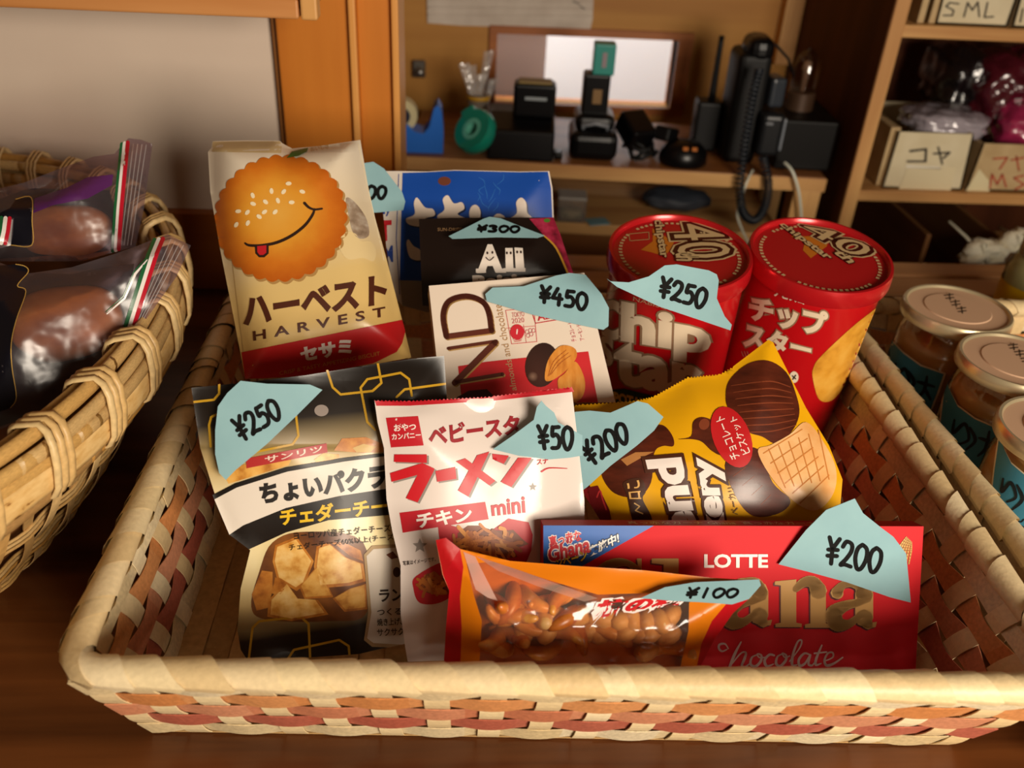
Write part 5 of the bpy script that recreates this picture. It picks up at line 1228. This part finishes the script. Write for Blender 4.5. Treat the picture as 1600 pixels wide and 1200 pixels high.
def helix(px, y, turns, rad, wire):
    path = [aty(x, yy, y if not isinstance(y, (list, tuple)) else y[i]) for i, (x, yy) in enumerate(px)]
    C = [V(q) for q in path]; out = []; n = turns * 10; k = len(C) - 1
    def pos(u):
        f_ = u * k; i = min(k - 1, int(f_)); q = f_ - i; a, b, c, d = C[max(0, i - 1)], C[i], C[i + 1], C[min(k, i + 2)]
        return .5 * (2 * b + (c - a) * q + (2 * a - 5 * b + 4 * c - d) * q * q + (3 * b - a - 3 * c + d) * q ** 3)
    for j in range(n + 1):
        u = j / n; p = pos(u); tg = (pos(min(1, u + .01)) - pos(max(0, u - .01))).normalized(); sd = tg.cross(V((0, 1, 0))).normalized(); up = tg.cross(sd)
        ph = 2 * math.pi * j / 10; out.append(p + sd * (rad * math.cos(ph)) + up * (rad * math.sin(ph)))
    return MB().tube(out, wire, 6)
yf = P.y - .022
helix(((1186, 108), (1176, 150), (1167, 200), (1160, 250), (1156, 300), (1162, 334), (1180, 344), (1195, 322), (1200, 285), (1192, 246)), [yf + .006, yf + .002, yf, yf - .006, yf - .012, yf - .013, yf - .013, yf - .012, yf - .010, yf - .004], 62, .0042, .0015).build('coiled_cord', pbr('cord_black', '1c222a', .35), g, True)
mb = MB(); q = [aty(x, y, P.y + .03) for x, y in ((1160, 92), (1164, 74), (1185, 64), (1212, 70), (1232, 92), (1240, 120))]
mb.tube(q, .0016, 8); mb.build('cable', BLK2, g, True)
# black box and glass-domed lamp
P, s = on_desk(1256, 272); g = thing('equipment_box', P, 'plain black equipment box at the right end of the desk shelf', 'box')
P.y += .012; rbox(P, 88 * s, .10, 78 * s, .003).build('case', pbr('dark_metal_case', '070504', .5, 0, .2), g); PB, sB = P, s
P2 = P + V((0, .05, 78 * s + .0005)); sl = s; g = thing('warning_lamp', P2, 'clear glass-domed lamp standing on the black equipment box', 'lamp')
M = Matrix.Translation(P2)
MB().lathe([(0, 0), (22 * s, 0), (22 * s, 26 * s), (20 * s, 28 * s), (0, 28 * s)], M, 40).build('base', pbr('lamp_base', '4a3424', .45, .3), g, True, autosmooth=40)
MB().lathe([(20 * s, 28 * s), (21 * s, 44 * s), (20 * s, 66 * s), (15 * s, 80 * s), (8 * s, 87 * s), (0, 89 * s)], M, 40).build('glass_dome', film('lamp_dome', 'efe4da', .08, .06, 20, .2), g, True)
MB().lathe([(0, 28 * s), (5 * s, 28 * s), (5 * s, 58 * s), (8 * s, 60 * s), (6 * s, 72 * s), (0, 74 * s)], M, 20).build('bulb', pbr('lamp_bulb', '8a7464', .3), g, True)
# loose cables
def cable(name, label, px, y, r, mat):
    mb = MB(); pts = [aty(x, yy, y[i] if isinstance(y, (list, tuple)) else y) for i, (x, yy) in enumerate(px)]; k = len(pts) - 1; out = []
    for j in range(8 * k + 1):
        f_ = j / 8; i = min(k - 1, int(f_)); q = f_ - i; a, b, c, d = pts[max(0, i - 1)], pts[i], pts[i + 1], pts[min(k, i + 2)]
        out.append(.5 * (2 * b + (c - a) * q + (2 * a - 5 * b + 4 * c - d) * q * q + (3 * b - a - 3 * c + d) * q ** 3))
    mb.tube(out, r, 8); o = mb.build(name, mat, None, True); tag(o, label, 'cable'); return o
yfr = PB.y - .022; WC = pbr('white_cord', 'd8dccc', .4)
cable('white_cable', 'white cable curving down over the shelf edge below the black box', ((1226, 254), (1238, 268), (1247, 295), (1251, 325), (1253, 360)), [yfr + .004, yfr - .008, yfr - .012, yfr - .012, yfr - .012], .0017, WC)
cable('white_cable', 'thin white cable behind the coiled black cord', ((1176, 266), (1168, 282), (1158, 310), (1152, 335), (1160, 360), (1172, 385)), [yfr + .012, yfr - .004, yfr - .006, yfr - .006, yfr - .006, yfr - .006], .0014, WC)
ys_ = 1.195
cable('black_cable', 'black cable running down the dark panel behind the lamp', ((1337, -30), (1334, 20), (1322, 60), (1308, 95), (1304, 150), (1303, 230)), 1.203, .0012, BLK2)
cable('grey_cable', 'thin grey cable hanging above the glass-domed lamp', ((1283, -30), (1280, 30), (1276, 62), (1262, 80), (1254, 95)), [1.2, 1.2, 1.18, 1.13, P2.y], .0008, GREYP)
# things on the lower board
z_ = zl + .0004
p = atz(892, 348, z_); s = depth(p) / FPX; g = thing('plastic_box', p, 'small clear plastic box of oddments on the lower shelf', 'box')
rbox(p, 44 * s, .03, 36 * s, .002).build('box_wall', film('box_film', 'e8e0d4', .12, .1, 30, .2, .15), g)
rbox(p, 34 * s, .02, 14 * s, .004, None, .002, 0, .004).build('contents', blotch_mat('oddments', [(0, '4a5a44'), (.5, 'b0a890'), (1, '8a6a48')], 60, .5, 'Object'), g)
rbox(p, 44.5 * s, .0305, 4 * s, .001, None, 36.2 * s).build('lid', film('box_lid_film', 'f0ece4', .2, .15, 30, .2, .4), g)
p = atz(938, 352, z_); s = depth(p) / FPX
o = rbox(p, 34 * s, .02, 2 * s, .0004, None, 0, 0, 0, .3).build('paper_packet', pbr('pale_blue_packet', '7aa8b4', .4)); tag(o, 'small pale blue packet lying on the lower shelf', 'packet')
p = atz(1062, 340, z_); s = depth(p) / FPX
o = MB().blob(Matrix.Translation(p + V((0, .03, 17 * s))) @ Matrix.Diagonal((56 * s, .026, 18 * s, 1)), 4, .16, 2.2, 4).build('cloth_pouch', pbr('slate_cloth', '2c323c', .6), None, True); tag(o, 'dark slate cloth pouch on the lower shelf', 'pouch')

# pinned paper and latch on the back panel
S = Bent(aty(800, 20, YB - .004), 0, 0, .0)
pk = Pack(S, 12); pk.slab([(666, -60), (930, -60), (926, 30), (921, 52), (870, 48), (800, 42), (720, 40), (668, 36)], blotch_mat('pinned_paper', [(0, 'b8aa9c'), (1, 'cbbfb2')], 30, .7, 'Object', (1, 1, 1), 2, .8), .0006)
pk.stroke([(895, 2), (905, 6)], 2, '5a5048', 2); pk.stroke([(906, 10), (914, 14)], 2, '5a5048', 2)
o = pk.build('notice_paper'); tag(o, 'crumpled white paper pinned to the plywood panel', 'paper')
q = aty(655, 105, YB - .0005); s = depth(q) / FPX
g = thing('panel_latch', q, 'small grey metal latch on the plywood panel', 'latch')
MB().box((q.x - 10 * s, YB - .010, q.z - 14 * s), (q.x + 10 * s, YB - .0004, q.z + 12 * s), .002).build('plate', pbr('latch_metal', '6a645c', .35, .7), g)
MB().blob(Matrix.Translation(q + V((2 * s, -.014, -4 * s))) @ Matrix.Diagonal((8 * s, .006, 8 * s, 1)), 2, .05).build('knob', pbr('latch_knob', '8a8884', .3, .8), g, True)

# ------------------------------------------------------------------ shelving at right
YS = .95
xu = aty(1376, 100, YS).x; zs1, zs2 = aty(1500, 43, YS).z, aty(1500, 303, YS).z
g = thing('shelf_unit', (xu + .3, 1.08, FLZ), 'pale pine shelf unit at the right holding cardboard boxes and bagged clothes', 'shelf')
MB().box((xu, YS, FLZ), (xu + .0155, YB - .013, 1.2), .001).build('upright', PINEZ, g)
MB().box((xu - .0012, YS + .0012, FLZ), (xu - .0001, YB - .0225, 1.19)).build('side_shade', wood('shelf_side_shade', '4e2c12', '62381a', 'z', 14, .6, .15), g)  # added dark sheet over the upright; the shade on this side is its colour
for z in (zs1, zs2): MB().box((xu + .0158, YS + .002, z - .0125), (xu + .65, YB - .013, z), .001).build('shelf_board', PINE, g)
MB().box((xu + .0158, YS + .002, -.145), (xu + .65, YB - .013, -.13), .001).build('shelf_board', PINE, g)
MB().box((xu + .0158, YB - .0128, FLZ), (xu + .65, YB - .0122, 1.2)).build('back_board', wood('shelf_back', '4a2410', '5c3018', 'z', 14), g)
for px_ in (1452, 1560):
    x = aty(px_, 380, YS).x; MB().box((x, YS + .01, -.1295), (x + .006, YB - .02, zs2 - .055), .001).build('divider', wood('divider_wood', '7a5030', '8c6038', 'y', 22), g)
CARD = blotch_mat('cardboard', [(0, 'b09468'), (1, 'c4aa7e')], 40, .7, 'Object'); CARDL = blotch_mat('white_card', [(0, 'cdbf9c'), (1, 'd8ccac')], 40, .7, 'Object'); PENB = pbr('box_pen', '2a221c', .6); PENR = pbr('box_red_pen', 'b0442c', .6)
def carton(label, q, y, dp, z0, marks, panels=(), mat=CARDL):
    pts = [aty(x, yy, y) for x, yy in q]
    lowest = min(p.z for p in pts)
    for p in pts[2:]: p.z = z0 + .0004
    g = thing('cardboard_box', ((pts[2].x + pts[3].x) / 2, y + dp / 2, z0), label, 'box', 'marked boxes on the shelf unit')
    mb = MB(); th = .002
    c = sum((V(p) for p in pts), V()) / 4
    mb.prism(pts, (0, th, 0)); mb.prism([p + V((0, dp, 0)) for p in pts], (0, th, 0))
    mb.prism([pts[0], pts[3], pts[3] + V((th, 0, 0)), pts[0] + V((th, 0, 0))], (0, dp, 0)); mb.prism([pts[1], pts[2], pts[2] - V((th, 0, 0)), pts[1] - V((th, 0, 0))], (0, dp, 0))
    mb.prism([pts[3], pts[2], pts[2] + V((0, 0, th)), pts[3] + V((0, 0, th))], (0, dp, 0))
    mb.build('carton', mat, g)
    pk = Pack(Flat((0, y - .0004, 0)), 9)
    for pl, m in panels: pk.poly(pl, m, 1)
    for s_, w_, m in marks: pk.stroke(s_, w_, m, 4)
    if pk.f: pk.build('pen_marks', g, False)
    return g
carton('cream cardboard box with black handwriting, clear plastic bag on top of it', ((1404, 206), (1522, 210), (1500, 302), (1377, 296)), YS + .012, .13, zs2,
       [([(1422, 236), (1447, 233), (1446, 252)], 3.6, PENB), ([(1418, 252), (1446, 252)], 3.2, PENB), ([(1459, 240), (1484, 238), (1474, 247)], 3, PENB), ([(1466, 230), (1472, 256)], 3, PENB)],
       [([(1418, 262), (1470, 263), (1468, 260), (1494, 262), (1484, 302), (1402, 300)], ink('d6c8a4', .6)), ([(1416, 258), (1470, 261), (1470, 264), (1415, 262)], ink('e2dccc', .6))])
o = MB().box((aty(1368, 290, YS + .02).x, YS + .02, zs2 + .0004), (aty(1388, 290, YS + .02).x - .004, YS + .13, zs2 + .068), .0006).build('card_sheet', CARD); tag(o, 'bare brown card standing left of the handwritten cream box', 'card')
carton('brown cardboard box with red handwriting at the right edge of the shelf', ((1536, 224), (1690, 230), (1670, 308), (1507, 302)), YS + .012, .13, zs2,
       [([(1552, 248), (1574, 246), (1562, 264)], 2.6, PENR), ([(1580, 250), (1600, 246)], 2.6, PENR), ([(1588, 244), (1592, 266)], 2.6, PENR), ([(1546, 294), (1550, 272), (1558, 288), (1566, 272), (1572, 292)], 2.6, PENR), ([(1600, 274), (1584, 278), (1600, 288), (1586, 296)], 2.6, PENR)],
       [([(1530, 264), (1545, 282), (1546, 302), (1508, 300)], ink('d8cca4', .6))], CARD)
carton('cream cardboard box lettered SML on the upper shelf', ((1482, -40), (1600, -36), (1572, 44), (1462, 36)), YS + .012, .12, zs1,
       [([(1498, 6), (1484, 4), (1478, 10), (1490, 16), (1488, 24), (1474, 24)], 2.4, PENB), ([(1506, 26), (1512, 4), (1519, 16), (1528, 3), (1530, 26)], 2.4, PENB), ([(1543, 4), (1538, 27), (1552, 26)], 2.4, PENB)])
carton('cream cardboard box cut off by the right edge on the upper shelf', ((1604, -40), (1720, -36), (1700, 50), (1580, 46)), YS + .012, .12, zs1, [([(1598, 14), (1594, 34)], 2.4, PENB)])
for k, (px_, lab) in enumerate(((1432, 'thin brown card leaning at the left end of the upper shelf'), (1450, 'second thin card beside the SML box on the upper shelf'))):
    x = aty(px_, 38, YS + .015).x; o = MB().box((x, YS + .015, zs1 + .0004), (x + .007, YS + .13, zs1 + .08), .0006).build('card_sheet', CARD); tag(o, lab, 'card')
# clear bag on the cream box and bagged clothes
def lump(name, label, cat, px, y, rx, ry, rz, mat, seed, group=None, lift=0, amp=.22, fr=2.4):
    c = aty(*px, y); s = depth(c) / FPX
    o = MB().blob(Matrix.Translation(c) @ Matrix.Diagonal((rx * s, ry, rz * s, 1)), 4, amp, fr, seed, 0, 3.0).build(name, mat, None, True); tag(o, label, cat, group); return o
def wrap(name, col):                               # cloth under glossy film
    return pbr(name, col, .22, 0, .7, (70, .9, .004, None, 'Object', 2), 0, 1.0)
lump('plastic_bag', 'crumpled silvery clear plastic bag on top of the handwritten cream box', 'plastic bag', (1474, 188), YS + .06, 62, .04, 20, pbr('silvery_film', 'a49ca6', .18, .1, .8, (60, 1.0, .005, None, 'Object', 2), 0, 1.0), 2, None, 0, .18, 3)
BG = 'bagged clothes on the shelf unit'
lump('bagged_clothes', 'black bagged garment at the back of the middle shelf', 'clothes', (1490, 120), YS + .15, 40, .05, 46, wrap('bagged_black', '120e10'), 3, BG)
lump('bagged_clothes', 'dark maroon bagged garment beside the black one on the middle shelf', 'clothes', (1550, 140), YS + .12, 46, .05, 56, wrap('bagged_maroon', '4a0f1c'), 6, BG)
lump('bagged_clothes', 'bright magenta bagged garment above the red-lettered box', 'clothes', (1598, 192), YS + .075, 52, .045, 38, wrap('bagged_magenta', 'a02852'), 9, BG)
lump('bagged_clothes', 'dark wine bagged garment in the upper right corner of the middle shelf', 'clothes', (1612, 118), YS + .12, 42, .05, 40, wrap('bagged_wine', '64122e'), 12, BG)
# white twine below
rn = random.Random(6); TW = pbr('white_twine', 'f2ecd4', .8)
for (cx, cy, x0_, y0_, lab) in ((1540, 392, 1483, 346, 'knotted white twine with a loose end on the low shelf at right'), (1597, 376, 1562, 354, 'white twine knot at the right edge, beside the other knot')):
    c = aty(cx, cy, YS - .02); s = depth(c) / FPX; mb = MB()
    pts = [c + V((34 * s * math.sin(k * 1.1 + cx) * (.55 + .45 * math.sin(k * .37)), .012 * math.cos(k * 1.7), 15 * s * math.sin(k * .77 + 1) - 2 * s)) for k in range(46)]
    mb.tube(pts, 5 * s, 6); mb.blob(Matrix.Translation(c + V((-16 * s, 0, 0))) @ Matrix.Diagonal((18 * s, .010, 15 * s, 1)), 3, .3, 3, 2); mb.blob(Matrix.Translation(c + V((16 * s, 0, 0))) @ Matrix.Diagonal((22 * s, .010, 14 * s, 1)), 3, .3, 3, 7)
    e = aty(x0_, y0_, YS + .02); mb.tube([c + V((-20 * s, 0, 6 * s)), c.lerp(e, .5) + V((0, 0, -.002)), e], 2.4 * s, 6)
    o = mb.build('twine_knot', TW, None, True); tag(o, lab, 'twine')
